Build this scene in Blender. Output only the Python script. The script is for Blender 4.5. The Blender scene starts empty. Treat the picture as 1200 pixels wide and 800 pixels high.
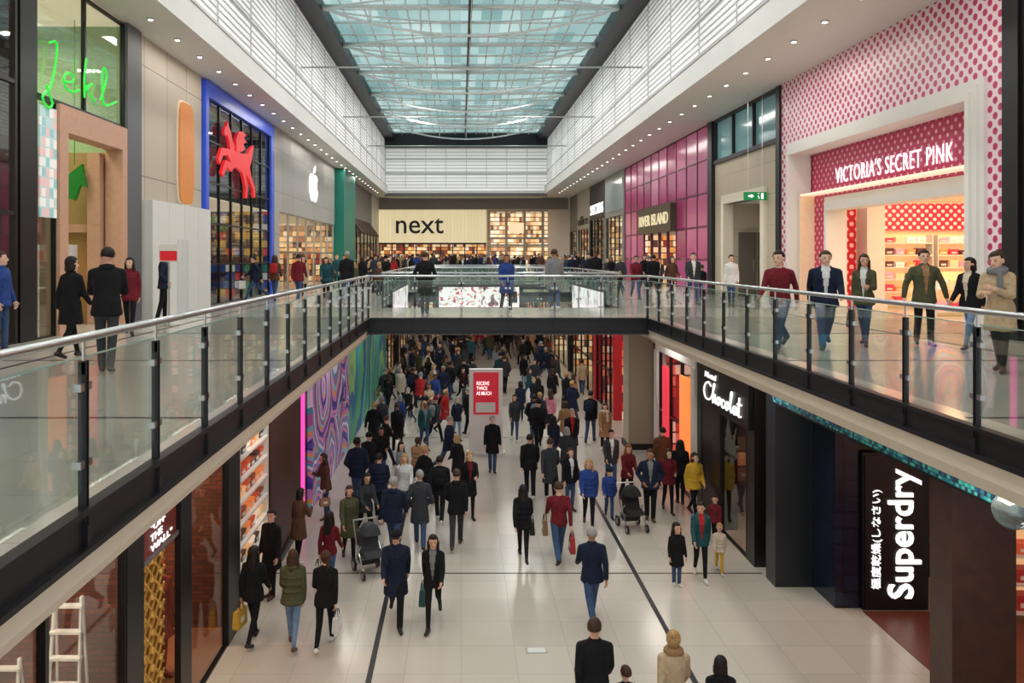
import bpy, math, random
from mathutils import Vector, Matrix
from mathutils.bvhtree import BVHTree
random.seed(7)
scn=bpy.context.scene
COL=scn.collection
EYE=6.63; U=5.0; F=930.0
# ------------------------------------------------------------------ materials
def s2l(c):
    o=[]
    for x in c[:3]:
        x=x/255.0
        o.append(x/12.92 if x<=0.04045 else ((x+0.055)/1.055)**2.4)
    return (o[0],o[1],o[2],1.0)
MATS={}
def newmat(name):
    m=bpy.data.materials.new(name); m.use_nodes=True
    nt=m.node_tree; nt.nodes.clear()
    return m,nt
def N(nt,t,**k):
    n=nt.nodes.new(t)
    for a,b in k.items(): setattr(n,a,b)
    return n
def L(nt,a,b): nt.links.new(a,b)
def M(name,c,r=.6,m=0.,e=0.,ec=None,var=.06,vs=9.,bump=0.,spec=.5):
    if name in MATS: return MATS[name]
    mt,nt=newmat(name); col=s2l(c)
    out=N(nt,'ShaderNodeOutputMaterial'); p=N(nt,'ShaderNodeBsdfPrincipled')
    p.inputs['Roughness'].default_value=r; p.inputs['Metallic'].default_value=m
    p.inputs['Specular IOR Level'].default_value=spec
    tc=N(nt,'ShaderNodeTexCoord'); ns=N(nt,'ShaderNodeTexNoise')
    ns.inputs['Scale'].default_value=vs; ns.inputs['Detail'].default_value=2
    L(nt,tc.outputs['Object'],ns.inputs['Vector'])
    mx=N(nt,'ShaderNodeMixRGB'); 
    mx.inputs[1].default_value=tuple(max(0,x*(1-var*2)) for x in col[:3])+(1,)
    mx.inputs[2].default_value=tuple(min(1,x*(1+var*2)) for x in col[:3])+(1,)
    L(nt,ns.outputs['Fac'],mx.inputs[0]); L(nt,mx.outputs[0],p.inputs['Base Color'])
    if bump:
        b=N(nt,'ShaderNodeBump'); b.inputs['Strength'].default_value=bump; b.inputs['Distance'].default_value=.02
        L(nt,ns.outputs['Fac'],b.inputs['Height']); L(nt,b.outputs[0],p.inputs['Normal'])
    if e:
        p.inputs['Emission Color'].default_value=s2l(ec or c); p.inputs['Emission Strength'].default_value=e
    L(nt,p.outputs[0],out.inputs[0]); MATS[name]=mt; return mt
def glassmat(name,tint,gl=.12,milk=0.,mc=(200,215,210),rough=.02,k=.5):
    mt,nt=newmat(name)
    out=N(nt,'ShaderNodeOutputMaterial'); t=N(nt,'ShaderNodeBsdfTransparent'); t.inputs[0].default_value=s2l(tint)
    g=N(nt,'ShaderNodeBsdfGlossy'); g.inputs['Roughness'].default_value=rough
    lw=N(nt,'ShaderNodeLayerWeight'); lw.inputs[0].default_value=.25
    ma=N(nt,'ShaderNodeMath',operation='MULTIPLY_ADD'); ma.inputs[1].default_value=k; ma.inputs[2].default_value=gl*.4
    L(nt,lw.outputs['Fresnel'],ma.inputs[0])
    mx=N(nt,'ShaderNodeMixShader'); L(nt,ma.outputs[0],mx.inputs[0]); L(nt,t.outputs[0],mx.inputs[1]); L(nt,g.outputs[0],mx.inputs[2])
    last=mx
    if milk:
        d=N(nt,'ShaderNodeBsdfDiffuse'); d.inputs[0].default_value=s2l(mc)
        m2=N(nt,'ShaderNodeMixShader'); m2.inputs[0].default_value=milk
        L(nt,mx.outputs[0],m2.inputs[1]); L(nt,d.outputs[0],m2.inputs[2]); last=m2
    L(nt,last.outputs[0],out.inputs[0]); MATS[name]=mt; return mt
def pos(nt): return N(nt,'ShaderNodeNewGeometry').outputs['Position']
def ramp(nt,fac,cols,const=True):
    r=N(nt,'ShaderNodeValToRGB'); r.color_ramp.interpolation='CONSTANT' if const else 'LINEAR'
    el=r.color_ramp.elements
    n=len(cols)
    while len(el)<n: el.new(.5)
    for i,c in enumerate(cols):
        el[i].position=i/(n if const else max(1,n-1)); el[i].color=s2l(c)
    L(nt,fac,r.inputs[0]); return r.outputs[0]
def vm(nt,op,a,b):
    v=N(nt,'ShaderNodeVectorMath',operation=op)
    if hasattr(a,'links'): L(nt,a,v.inputs[0])
    else: v.inputs[0].default_value=a
    if b is not None:
        if hasattr(b,'links'): L(nt,b,v.inputs[1])
        else: v.inputs[1].default_value=b
    return v
def mth(nt,op,a,b=None):
    v=N(nt,'ShaderNodeMath',operation=op)
    for i,x in enumerate((a,b)):
        if x is None: continue
        if hasattr(x,'links'): L(nt,x,v.inputs[i])
        else: v.inputs[i].default_value=x
    return v.outputs[0]
def finish(nt,mt,col,r=.5,e=0,spec=.5):
    out=N(nt,'ShaderNodeOutputMaterial'); p=N(nt,'ShaderNodeBsdfPrincipled')
    p.inputs['Roughness'].default_value=r; p.inputs['Specular IOR Level'].default_value=spec
    L(nt,col,p.inputs['Base Color'])
    if e: L(nt,col,p.inputs['Emission Color']); p.inputs['Emission Strength'].default_value=e
    L(nt,p.outputs[0],out.inputs[0]); MATS[mt.name]=mt; return mt
def polka(name,bg,fg,s,rad,e=0,ax=1):
    mt,nt=newmat(name); P=pos(nt)
    sc=(0,1/s,1/s) if ax else (1/s,0,1/s); of=(0,.5,.5) if ax else (.5,0,.5)
    a=vm(nt,'MULTIPLY',P,sc).outputs[0]
    outs=[]
    for off in (0.,.5):
        b=vm(nt,'ADD',a,tuple(off*2*q for q in of)).outputs[0]
        c=vm(nt,'FRACTION',b,None).outputs[0]
        d=vm(nt,'SUBTRACT',c,of).outputs[0]
        l=vm(nt,'LENGTH',d,None).outputs['Value']
        outs.append(mth(nt,'LESS_THAN',l,rad))
    mxx=mth(nt,'MAXIMUM',outs[0],outs[1])
    return finish(nt,mt,ramp(nt,mth(nt,'MULTIPLY',mxx,.9),[bg,fg]),.35,e)
def display(name,pal,cell=(.5,.5,.35),e=1.2,shelf=(60,45,35)):
    mt,nt=newmat(name); P=pos(nt)
    a=vm(nt,'ADD',vm(nt,'DIVIDE',P,cell).outputs[0],(.37,.21,.13)).outputs[0]
    fl=vm(nt,'FLOOR',a,None).outputs[0]
    wn=N(nt,'ShaderNodeTexWhiteNoise',noise_dimensions='3D'); L(nt,fl,wn.inputs['Vector'])
    c=ramp(nt,wn.outputs['Value'],pal)
    fr=vm(nt,'FRACTION',a,None).outputs[0]
    sp=N(nt,'ShaderNodeSeparateXYZ'); L(nt,fr,sp.inputs[0])
    m1=mth(nt,'LESS_THAN',sp.outputs[2],.16)
    mx=N(nt,'ShaderNodeMixRGB'); L(nt,m1,mx.inputs[0]); L(nt,c,mx.inputs[1]); mx.inputs[2].default_value=s2l(shelf)
    return finish(nt,mt,mx.outputs[0],.6,e)  # cell colours also emit, so light is put into the pattern
def softpic(name,pal,sc,e):
    mt,nt=newmat(name); ns=N(nt,'ShaderNodeTexNoise'); ns.inputs['Scale'].default_value=sc; ns.inputs['Detail'].default_value=4; ns.inputs['Distortion'].default_value=.6
    L(nt,pos(nt),ns.inputs['Vector'])
    f=mth(nt,'ADD',mth(nt,'MULTIPLY',ns.outputs['Fac'],2.4),-.7)
    return finish(nt,mt,ramp(nt,f,pal,False),.5,e)
def gridmat(name,base,line,cell,lw,r=.3,var=.05,vs=40,off=(0,0,0),spec=.5,e=0,spk=.5):
    mt,nt=newmat(name); P=pos(nt)
    a=vm(nt,'ADD',vm(nt,'DIVIDE',P,cell).outputs[0],off).outputs[0]
    fr=vm(nt,'FRACTION',a,None).outputs[0]; sp=N(nt,'ShaderNodeSeparateXYZ'); L(nt,fr,sp.inputs[0])
    ms=[]
    for i in range(3):
        if cell[i]<90: ms.append(mth(nt,'LESS_THAN',sp.outputs[i],lw/cell[i]))
    m=ms[0]
    for k in ms[1:]: m=mth(nt,'MAXIMUM',m,k)
    ns=N(nt,'ShaderNodeTexNoise'); ns.inputs['Scale'].default_value=vs; ns.inputs['Detail'].default_value=3; L(nt,P,ns.inputs['Vector'])
    fl=vm(nt,'FLOOR',a,None).outputs[0]; wn=N(nt,'ShaderNodeTexWhiteNoise',noise_dimensions='3D'); L(nt,fl,wn.inputs['Vector'])
    f=mth(nt,'ADD',mth(nt,'MULTIPLY',ns.outputs['Fac'],spk),mth(nt,'MULTIPLY',wn.outputs['Value'],1-spk))
    b1=tuple(x*(1-var) for x in base); b2=tuple(min(255,x*(1+var)) for x in base)
    c=ramp(nt,f,[b1,b2],False)
    mx=N(nt,'ShaderNodeMixRGB'); L(nt,m,mx.inputs[0]); L(nt,c,mx.inputs[1]); mx.inputs[2].default_value=s2l(line)
    return finish(nt,mt,mx.outputs[0],r,e,spec)
def mural(name,pal,scale,freq,e=.15,dist=.8):
    mt,nt=newmat(name); P=pos(nt)
    v=N(nt,'ShaderNodeTexVoronoi'); v.inputs['Scale'].default_value=scale
    ns=N(nt,'ShaderNodeTexNoise'); ns.inputs['Scale'].default_value=.7; L(nt,P,ns.inputs['Vector'])
    w=vm(nt,'SCALE',ns.outputs['Color'],None); w.inputs['Scale'].default_value=dist
    L(nt,vm(nt,'ADD',P,w.outputs[0]).outputs[0],v.inputs['Vector'])
    sp=N(nt,'ShaderNodeSeparateXYZ'); L(nt,v.outputs['Color'],sp.inputs[0])
    f=mth(nt,'FRACT',mth(nt,'ADD',mth(nt,'MULTIPLY',v.outputs['Distance'],freq),mth(nt,'MULTIPLY',sp.outputs[0],.8)))
    return finish(nt,mt,ramp(nt,f,pal),.5,e)
def roofglass():
    mt,nt=newmat('roof_glass'); P=pos(nt)
    a=vm(nt,'DIVIDE',P,(.96,2.1,50)).outputs[0]
    fl=vm(nt,'FLOOR',a,None).outputs[0]; wn=N(nt,'ShaderNodeTexWhiteNoise',noise_dimensions='3D'); L(nt,fl,wn.inputs['Vector'])
    ns=N(nt,'ShaderNodeTexNoise'); ns.inputs['Scale'].default_value=.16; L(nt,P,ns.inputs['Vector'])
    f=mth(nt,'ADD',mth(nt,'MULTIPLY',wn.outputs['Value'],.4),mth(nt,'MULTIPLY',ns.outputs['Fac'],.6))
    c=ramp(nt,f,[(148,178,178),(186,206,205),(212,226,224),(240,245,243)],False)
    out=N(nt,'ShaderNodeOutputMaterial'); t=N(nt,'ShaderNodeBsdfTransparent'); L(nt,c,t.inputs[0])
    g=N(nt,'ShaderNodeBsdfTranslucent'); L(nt,c,g.inputs[0])
    mx=N(nt,'ShaderNodeMixShader'); mx.inputs[0].default_value=.1; L(nt,t.outputs[0],mx.inputs[1]); L(nt,g.outputs[0],mx.inputs[2])
    L(nt,mx.outputs[0],out.inputs[0]); MATS['roof_glass']=mt; return mt

m_floor=gridmat('terrazzo_lower',(194,187,177),(172,164,154),(.9,.9,100),.01,r=.2,var=.08,vs=70,spk=.75)
m_floor2=gridmat('terrazzo_upper',(192,185,175),(168,160,150),(.9,.9,100),.01,r=.14,var=.06,vs=70,spk=.75)
m_cream=M('cream_fascia',(232,222,204),.55,var=.02)
m_white=M('white_paint',(220,219,216),.5,var=.015)
m_clere=M('fill_glow_panel_white',(226,226,226),.5,e=.27,ec=(252,252,252),var=.01)  # emission added to the wall panels as fill light for the hall
m_slat=M('louvre_slat',(196,196,198),.5,var=.02)
m_dark=M('dark_steel',(44,44,48),.42,.5,var=.05)
m_black=M('black_metal',(20,20,22),.35,.2)
m_steel=M('brushed_steel',(190,192,194),.28,.95,var=.03)
m_truss=M('truss_grey',(222,226,226),.45,.0)
m_glass=glassmat('balustrade_glass',(246,251,249),.06,.015,k=.3)
m_sglass=glassmat('shop_glass',(240,243,242),.04,0,k=.3)
m_edge=M('glass_edge_green',(150,184,172),.2)
m_roof=roofglass()
m_brown=M('dark_red_timber',(70,34,26),.45,var=.15)
m_stone=gridmat('beige_stone',(190,178,158),(160,148,130),(100,1.6,1.1),.02,r=.5)
m_light=M('lamp_white',(255,248,236),.5,e=6,ec=(255,246,232))
m_warm=M('warm_wall',(240,190,120),.6,e=.9,ec=(255,190,110))

# ------------------------------------------------------------------ mesh builder
SIDES={'L':(-8.3,1),'R':(10.8,-1),'l':(-4.0,1),'r':(6.3,-1)}
class MB:
    def __init__(s): s.v=[];s.f=[];s.m=[]
    def add(s,vs,fs,m=0):
        o=len(s.v); s.v+= [Vector(p) for p in vs]
        for f in fs: s.f.append(tuple(i+o for i in f)); s.m.append(m)
    def box(s,x0,x1,y0,y1,z0,z1,m=0):
        if x0>x1:x0,x1=x1,x0
        if y0>y1:y0,y1=y1,y0
        if z0>z1:z0,z1=z1,z0
        s.add([(x0,y0,z0),(x1,y0,z0),(x1,y1,z0),(x0,y1,z0),(x0,y0,z1),(x1,y0,z1),(x1,y1,z1),(x0,y1,z1)],
              [(0,3,2,1),(4,5,6,7),(0,1,5,4),(1,2,6,5),(2,3,7,6),(3,0,4,7)],m); return s
    def fb(s,sd,u0,u1,v0,v1,d0,d1,m=0):
        X,k=SIDES[sd]; return s.box(X+k*d0,X+k*d1,u0,u1,v0,v1,m)
    def rings(s,rs,m=0):
        n=len(rs[0]); o=len(s.v); 
        for r in rs: s.v+= [Vector(p) for p in r]
        for i in range(len(rs)-1):
            for j in range(n):
                a=o+i*n+j; b=o+i*n+(j+1)%n
                s.f.append((a,b,b+n,a+n)); s.m.append(m)
        s.f.append(tuple(o+j for j in reversed(range(n)))); s.m.append(m)
        e=o+(len(rs)-1)*n
        s.f.append(tuple(e+j for j in range(n))); s.m.append(m); return s
    def limb(s,a,b,ra,rb,m=0,fx=1,fy=1,n=10,cap=True):
        a=Vector(a);b=Vector(b); d=(b-a)
        if d.length<1e-6: d=Vector((0,0,1))
        d.normalize(); X=Vector((1,0,0))
        sx=X-d*X.dot(d)
        if sx.length<.2: Y=Vector((0,1,0)); sx=Y-d*Y.dot(d)
        sx.normalize(); t=d.cross(sx)
        st=[]
        if cap:
            for an in (-80,-50,-22): st.append((a+d*ra*math.sin(math.radians(an)),ra*math.cos(math.radians(an))))
        st.append((a,ra)); st.append((b,rb))
        if cap:
            for an in (22,50,80): st.append((b+d*rb*math.sin(math.radians(an)),rb*math.cos(math.radians(an))))
        s.rings([[c+sx*(r*fx*math.cos(2*math.pi*j/n))+t*(r*fy*math.sin(2*math.pi*j/n)) for j in range(n)] for c,r in st],m); return s
    def cyl(s,a,b,r,m=0,n=10,r2=None): return s.limb(a,b,r,r if r2 is None else r2,m,n=n,cap=False)
    def tube(s,pts,r,m=0,n=6):
        for p,q in zip(pts[:-1],pts[1:]): s.limb(p,q,r,r,m,n=n,cap=True)
        return s
    def ell(s,c,rx,ry,rz,m=0,nu=14,nv=9,fn=None):
        rs=[]
        for i in range(nv):
            ph=math.pi*(i+.35)/(nv-.3)-math.pi/2
            r=[]
            for j in range(nu):
                th=2*math.pi*j/nu
                p=Vector((rx*math.cos(ph)*math.cos(th),ry*math.cos(ph)*math.sin(th),rz*math.sin(ph)))
                if fn: p=fn(p)
                r.append(p+Vector(c))
            rs.append(r)
        return s.rings(rs,m)
    def sect(s,secs,m=0,n=16,pw=2.4):
        rs=[]
        for z,hw,hd,yo in secs:
            r=[]
            for j in range(n):
                th=2*math.pi*j/n; c=math.cos(th); q=math.sin(th)
                r.append((hw*math.copysign(abs(c)**(2/pw),c),yo+hd*math.copysign(abs(q)**(2/pw),q),z))
            rs.append(r)
        return s.rings(rs,m)
    def prism(s,poly,mp,d0,d1,m=0):
        n=len(poly); o=len(s.v)
        s.v+=[Vector(mp(a,b,d0)) for a,b in poly]+[Vector(mp(a,b,d1)) for a,b in poly]
        s.f.append(tuple(o+i for i in reversed(range(n)))); s.f.append(tuple(o+n+i for i in range(n))); s.m+=[m,m]
        for i in range(n):
            j=(i+1)%n; s.f.append((o+i,o+j,o+n+j,o+n+i)); s.m.append(m)
        return s
    def mesh(s,name,mats,off=Vector((0,0,0)),smooth=False):
        me=bpy.data.meshes.new(name)
        me.from_pydata([tuple(p-off) for p in s.v],[],s.f)
        for mt in mats: me.materials.append(mt)
        me.polygons.foreach_set('material_index',s.m)
        if smooth: me.polygons.foreach_set('use_smooth',[True]*len(s.f))
        me.update(); return me
    def obj(s,name,mats,parent=None,smooth=False,base=True,**props):
        if not isinstance(mats,(list,tuple)): mats=[mats]
        xs=[p.x for p in s.v];ys=[p.y for p in s.v];zs=[p.z for p in s.v]
        o=Vector(((min(xs)+max(xs))/2,(min(ys)+max(ys))/2,min(zs)))
        ob=bpy.data.objects.new(name,s.mesh(name,mats,o,smooth))
        COL.objects.link(ob)
        if parent is not None: ob.parent=parent; ob.location=o-parent.location
        else: ob.location=o
        for k,v in props.items(): ob[k]=v
        return ob
def thing(name,loc,label,cat,group=None):
    e=bpy.data.objects.new(name,None); e.empty_display_size=.2; e.location=loc; COL.objects.link(e)
    e['label']=label; e['category']=cat
    if group: e['group']=group
    return e
def S(mb,name,mats,**k): return mb.obj(name,mats,kind='structure',**k)
def textdata(body,ext=.02,off=0.,sp=1.):
    cu=bpy.data.curves.new('t','FONT'); cu.body=body; cu.size=1; cu.extrude=ext; cu.offset=off; cu.space_character=sp; cu.resolution_u=3
    cu.align_x='LEFT'
    o=bpy.data.objects.new('t',cu); COL.objects.link(o)
    dg=bpy.context.evaluated_depsgraph_get(); dg.update()
    me=bpy.data.meshes.new_from_object(o.evaluated_get(dg))
    vs=[v.co.copy() for v in me.vertices]; fs=[tuple(p.vertices) for p in me.polygons]
    bpy.data.objects.remove(o); bpy.data.curves.remove(cu); bpy.data.meshes.remove(me)
    return vs,fs
def lettering(body,mp,w,h,mat,parent=None,d=.05,off=0.,name='sign_lettering',sp=1.,shear=0.,**props):
    vs,fs=textdata(body,.02,off,sp)
    if not vs: return None
    x0=min(v.x for v in vs);x1=max(v.x for v in vs);y0=min(v.y for v in vs);y1=max(v.y for v in vs)
    mb=MB(); mb.add([mp((v.x-x0)/(x1-x0)*w+shear*(v.y-y0)/max(1e-6,(y1-y0))*h,(v.y-y0)/max(1e-6,(y1-y0))*h,(v.z/.02+1)*.5*d) for v in vs],fs)
    return mb.obj(name,mat,parent,**props)
def mL(X,u,v): return lambda a,b,c:(X+c,u+a,v+b)
def mR(X,u,v): return lambda a,b,c:(X-c,u-a,v+b)
def mF(x,Y,z): return lambda a,b,c:(x+a,Y-c,z+b)
def smooth_pts(pts,n=4):
    out=[]
    P=[pts[0]]+list(pts)+[pts[-1]]
    for i in range(1,len(P)-2):
        for k in range(n):
            t=k/n; q=[]
            for c in range(2):
                p0,p1,p2,p3=P[i-1][c],P[i][c],P[i+1][c],P[i+2][c]
                q.append(.5*((2*p1)+(-p0+p2)*t+(2*p0-5*p1+4*p2-p3)*t*t+(-p0+3*p1-3*p2+p3)*t**3))
            out.append(tuple(q))
    out.append(pts[-1]); return out

# ------------------------------------------------------------------ camera & world
cam=bpy.data.cameras.new('camera'); co=bpy.data.objects.new('camera',cam); COL.objects.link(co)
co.location=(0,0,EYE); co.rotation_euler=(math.pi/2,0,0)
cam.sensor_width=36; cam.lens=36*F/1200; cam.shift_x=.05; cam.shift_y=-100/1200; cam.clip_end=300; cam.clip_start=.1
scn.camera=co
w=bpy.data.worlds.new('world'); scn.world=w; w.use_nodes=True; nt=w.node_tree; nt.nodes.clear()
out=N(nt,'ShaderNodeOutputWorld'); bg=N(nt,'ShaderNodeBackground'); bg.inputs[1].default_value=1.4
tc=N(nt,'ShaderNodeTexCoord'); ns=N(nt,'ShaderNodeTexNoise'); ns.inputs['Scale'].default_value=3; ns.inputs['Detail'].default_value=4
L(nt,tc.outputs['Generated'],ns.inputs['Vector'])
L(nt,ramp(nt,ns.outputs['Fac'],[(218,228,231),(238,241,242),(255,255,255)],False),bg.inputs[0]); L(nt,bg.outputs[0],out.inputs[0])
try:
    scn.view_settings.view_transform='Standard'
except Exception: pass
def area(name,loc,sx,sy,pw,col=(255,249,240),rot=(0,0,0)):
    l=bpy.data.lights.new(name,'AREA'); l.shape='RECTANGLE'; l.size=sx; l.size_y=sy; l.energy=pw; l.color=s2l(col)[:3]
    o=bpy.data.objects.new(name,l); o.location=loc; o.rotation_euler=rot; COL.objects.link(o); return o

# ------------------------------------------------------------------ shell
YE=80; XW=17.4
S(MB().box(-13,XW,-6,YE,-.3,0),'floor',m_floor)
S(MB().box(-13,-2.5,-6,YE,U-.5,U),'floor.001',[m_floor2])
S(MB().box(5,XW,-6,YE,U-.5,U),'floor.002',[m_floor2])
S(MB().box(-2.5,5,21.1,25,U-.46,U),'floor.003',[m_floor2])
S(MB().box(-2.5,5,36,39,U-.46,U),'floor.004',[m_floor2])
S(MB().box(-2.5,5,46,YE,U-.46,U),'floor.005',[m_floor2])
S(MB().box(-2.5,5,-6,.6,U-.46,U),'floor.006',[m_floor2])
S(MB().box(-4.0,-2.58,-6,YE,4.4,4.5),'ceiling',m_cream)
S(MB().box(5.08,6.3,-6,YE,4.4,4.5),'ceiling.001',m_cream)
S(MB().box(-13,-7,-6,YE,12.38,12.6),'ceiling.002',m_white)
S(MB().box(7.95,XW,-6,YE,12.38,12.6),'ceiling.003',m_white)
S(MB().box(-7,7.95,73.3,YE,12.3,12.6),'ceiling.004',m_white)
S(MB().box(-13.3,-13,-6,YE,0,12.6),'wall_left',m_white)
S(MB().box(XW,XW+.3,-6,YE,0,12.6),'wall_right',m_white)
S(MB().box(-13.3,XW+.3,YE,YE+.3,0,12.6),'wall_back',m_white)
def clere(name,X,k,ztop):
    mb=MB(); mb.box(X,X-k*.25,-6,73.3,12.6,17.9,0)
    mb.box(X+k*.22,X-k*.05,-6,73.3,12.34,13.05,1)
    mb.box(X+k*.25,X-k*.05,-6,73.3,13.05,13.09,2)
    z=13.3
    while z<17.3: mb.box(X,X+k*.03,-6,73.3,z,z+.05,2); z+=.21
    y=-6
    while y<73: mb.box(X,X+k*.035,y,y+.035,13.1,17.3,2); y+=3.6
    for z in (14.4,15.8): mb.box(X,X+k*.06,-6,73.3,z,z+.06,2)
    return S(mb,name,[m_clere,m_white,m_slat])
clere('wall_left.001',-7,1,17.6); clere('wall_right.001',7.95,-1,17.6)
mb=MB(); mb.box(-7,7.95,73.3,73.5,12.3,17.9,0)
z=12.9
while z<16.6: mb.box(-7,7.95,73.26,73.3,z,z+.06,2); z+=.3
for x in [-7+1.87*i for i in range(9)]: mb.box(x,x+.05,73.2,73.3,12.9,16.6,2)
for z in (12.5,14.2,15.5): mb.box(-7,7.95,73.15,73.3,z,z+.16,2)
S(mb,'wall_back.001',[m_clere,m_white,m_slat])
S(MB().box(-6.3,7.2,-6,73,17.85,17.87),'window_1',m_roof)
S(MB().box(-7.1,-6.1,-6,73.4,17.35,17.95),'trim_1',m_dark)
S(MB().box(7.0,8.05,-6,73.4,17.35,17.95),'trim_2',m_dark)
S(MB().box(-7.1,8.05,72.7,73.28,16.6,17.95),'trim_3',m_dark)
mb=MB()
for i in range(1,14): x=-6.3+13.5*i/14; mb.box(x-.03,x+.03,-6,73,17.78,17.86)
y=-6
while y<73: mb.box(-6.3,7.2,y-.04,y+.04,17.78,17.855); y+=2.1
S(mb,'trim_4',m_truss)
S(MB().box(.34,.5,-6,73,17.4,17.77),'trim_5',m_dark)
def truss():
    mb=MB(); mb2=MB(); n=12
    pts=[(-6.2+13.3*i/n,0,17.6-1.25*(1-((i-n/2)/(n/2))**2)) for i in range(n+1)]
    pts2=[(-6.2+13.3*i/n,1.9*(1-((i-n/2)/(n/2))**2),17.5) for i in range(n+1)]
    pts3=[(-6.2+13.3*i/n,-1.9*(1-((i-n/2)/(n/2))**2),17.5) for i in range(n+1)]
    mb.tube(pts,.065); mb2.cyl((-6.3,0,17.65),(7.2,0,17.65),.085)
    mb.tube(pts2,.042).tube(pts3,.042)
    for i in range(2,n,2):
        mb.cyl(pts[i],(pts[i][0],0,17.65),.026,n=6); mb.cyl(pts2[i],pts[i],.02,n=6); mb.cyl(pts3[i],pts[i],.02,n=6)
    return mb,mb2
tm=[q.mesh('truss',[m_truss],smooth=True) for q in truss()]
yy=4
while yy<72:
    e=thing('roof_truss',(0,yy,0),'pale grey tubular steel truss with curved chords under glazed roof','roof truss','tubular roof trusses')
    for nm,me in zip(('curved_lattice','upper_chord'),tm):
        o=bpy.data.objects.new(nm,me); COL.objects.link(o); o.parent=e
    yy+=6.2
for i,yy in enumerate((10,22.4,34.8,47.2,59.6)):
    MB().cyl((-7,yy,14.9),(7.95,yy,14.9),.04).obj('tie_rod',m_steel,label='slender steel tie rod spanning between the white upper walls',category='tie rod',group='steel tie rods')
for i in range(9):
    y=7+i*7.5
    for x in (-3.2,4.2): area('roof_fill',(x,y,17.0),1.1,.5,225,(255,250,243))  # overhead area lights added to brighten the hall
dl=MB().cyl((0,0,0),(0,0,.05),.09,n=12).cyl((0,0,-.01),(0,0,.02),.06,1,n=12).mesh('downlight',[m_slat,m_light])
def downs(x,y0,y1,st,z,g):
    y=y0
    while y<y1:
        o=bpy.data.objects.new('downlight',dl); o.location=(x,y,z); COL.objects.link(o)
        o['label']='round recessed ceiling downlight with pale trim'; o['category']='light'; o['group']=g; y+=st
downs(-7.5,12,72,1.8,12.34,'downlights in the white upper soffit'); downs(8.9,14,72,1.8,12.34,'downlights in the white upper soffit')
downs(-3.3,7,60,2.4,4.36,'downlights under the walkway'); downs(5.7,7,60,2.4,4.36,'downlights under the walkway')
for i in range(9):
    y=9+i*7
    area('walkway_fill',(-3.3,y,4.38),.5,1.5,34); area('walkway_fill',(5.7,y,4.38),.5,1.5,34)  # area lights added to lift the dim lower walkways
for i in range(6):
    y=14+i*9
    area('soffit_lamp',(-7.5,y,12.3),.3,5,45); area('soffit_lamp',(9.2,y,12.3),.5,5,70)
def beam(x,y0,y1,k,n):
    mb=MB(); mb.box(x,x+k*.05,y0,y1,4.72,4.99); mb.box(x,x+k*.1,y0,y1,4.96,5.0); mb.box(x,x+k*.1,y0,y1,4.7,4.74)
    S(mb,'trim_%d'%n,m_dark)
    mb=MB(); mb.add([(x+k*.04,y0,4.7),(x+k*.04,y1,4.7),(x+k*.0,y1,4.5),(x+k*.0,y0,4.5),(x-k*.12,y1,4.34),(x-k*.12,y0,4.34),(x-k*.3,y1,4.34),(x-k*.3,y0,4.34),(x-k*.3,y0,4.7),(x-k*.3,y1,4.7)],
        [(0,1,2,3),(3,2,4,5),(5,4,6,7),(7,6,9,8),(8,9,1,0),(0,3,5,7,8),(1,9,6,4,2)])
    S(mb,'trim_%d'%(n+1),m_cream)
def beamx(y,k,n):
    mb=MB(); mb.box(-2.5,5,y,y+k*.05,4.6,4.99); mb.box(-2.5,5,y,y+k*.12,4.95,5.0); mb.box(-2.5,5,y,y+k*.12,4.56,4.62)
    S(mb,'trim_%d'%n,m_dark)
k=10
for (a,b) in ((.6,21.1),(25,36),(39,46)):
    beam(-2.5,a,b,1,k); beam(5,a,b,-1,k+2); k+=4
for y,kk in ((21.1,-1),(25,1),(36,-1),(39,1),(46,-1)): beamx(y,kk,k); k+=1
k=40
for x in (-1.44,3.65):
    S(MB().box(x-.045,x+.045,6,YE,0,.004),'trim_%d'%k,m_dark); k+=1
for y in (16.6,29,41.4,53.8):
    S(MB().box(-4,6.3,y-.022,y+.022,0,.003),'trim_%d'%k,m_dark); k+=1
for x0,x1 in ((-8.3,-2.6),(5.1,10.8)):
    for y in (8,12.4,16.8,21.2,25.6,30,36,42):
        S(MB().box(x0,x1,y-.03,y+.03,U,U+.003),'trim_%d'%k,m_dark); k+=1
    xm=(x0+x1)/2+(-1.2 if x0<0 else 1.2)
    S(MB().box(xm-.03,xm+.03,4,70,U,U+.004),'trim_%d'%k,m_dark); k+=1
MB().box(1.1,1.45,13.25,13.45,0,.006).box(1.12,1.43,13.27,13.43,.006,.009,1).obj('floor_access_cover',[m_steel,m_white],label='small rectangular white access cover set in the floor',category='floor cover')

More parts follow.
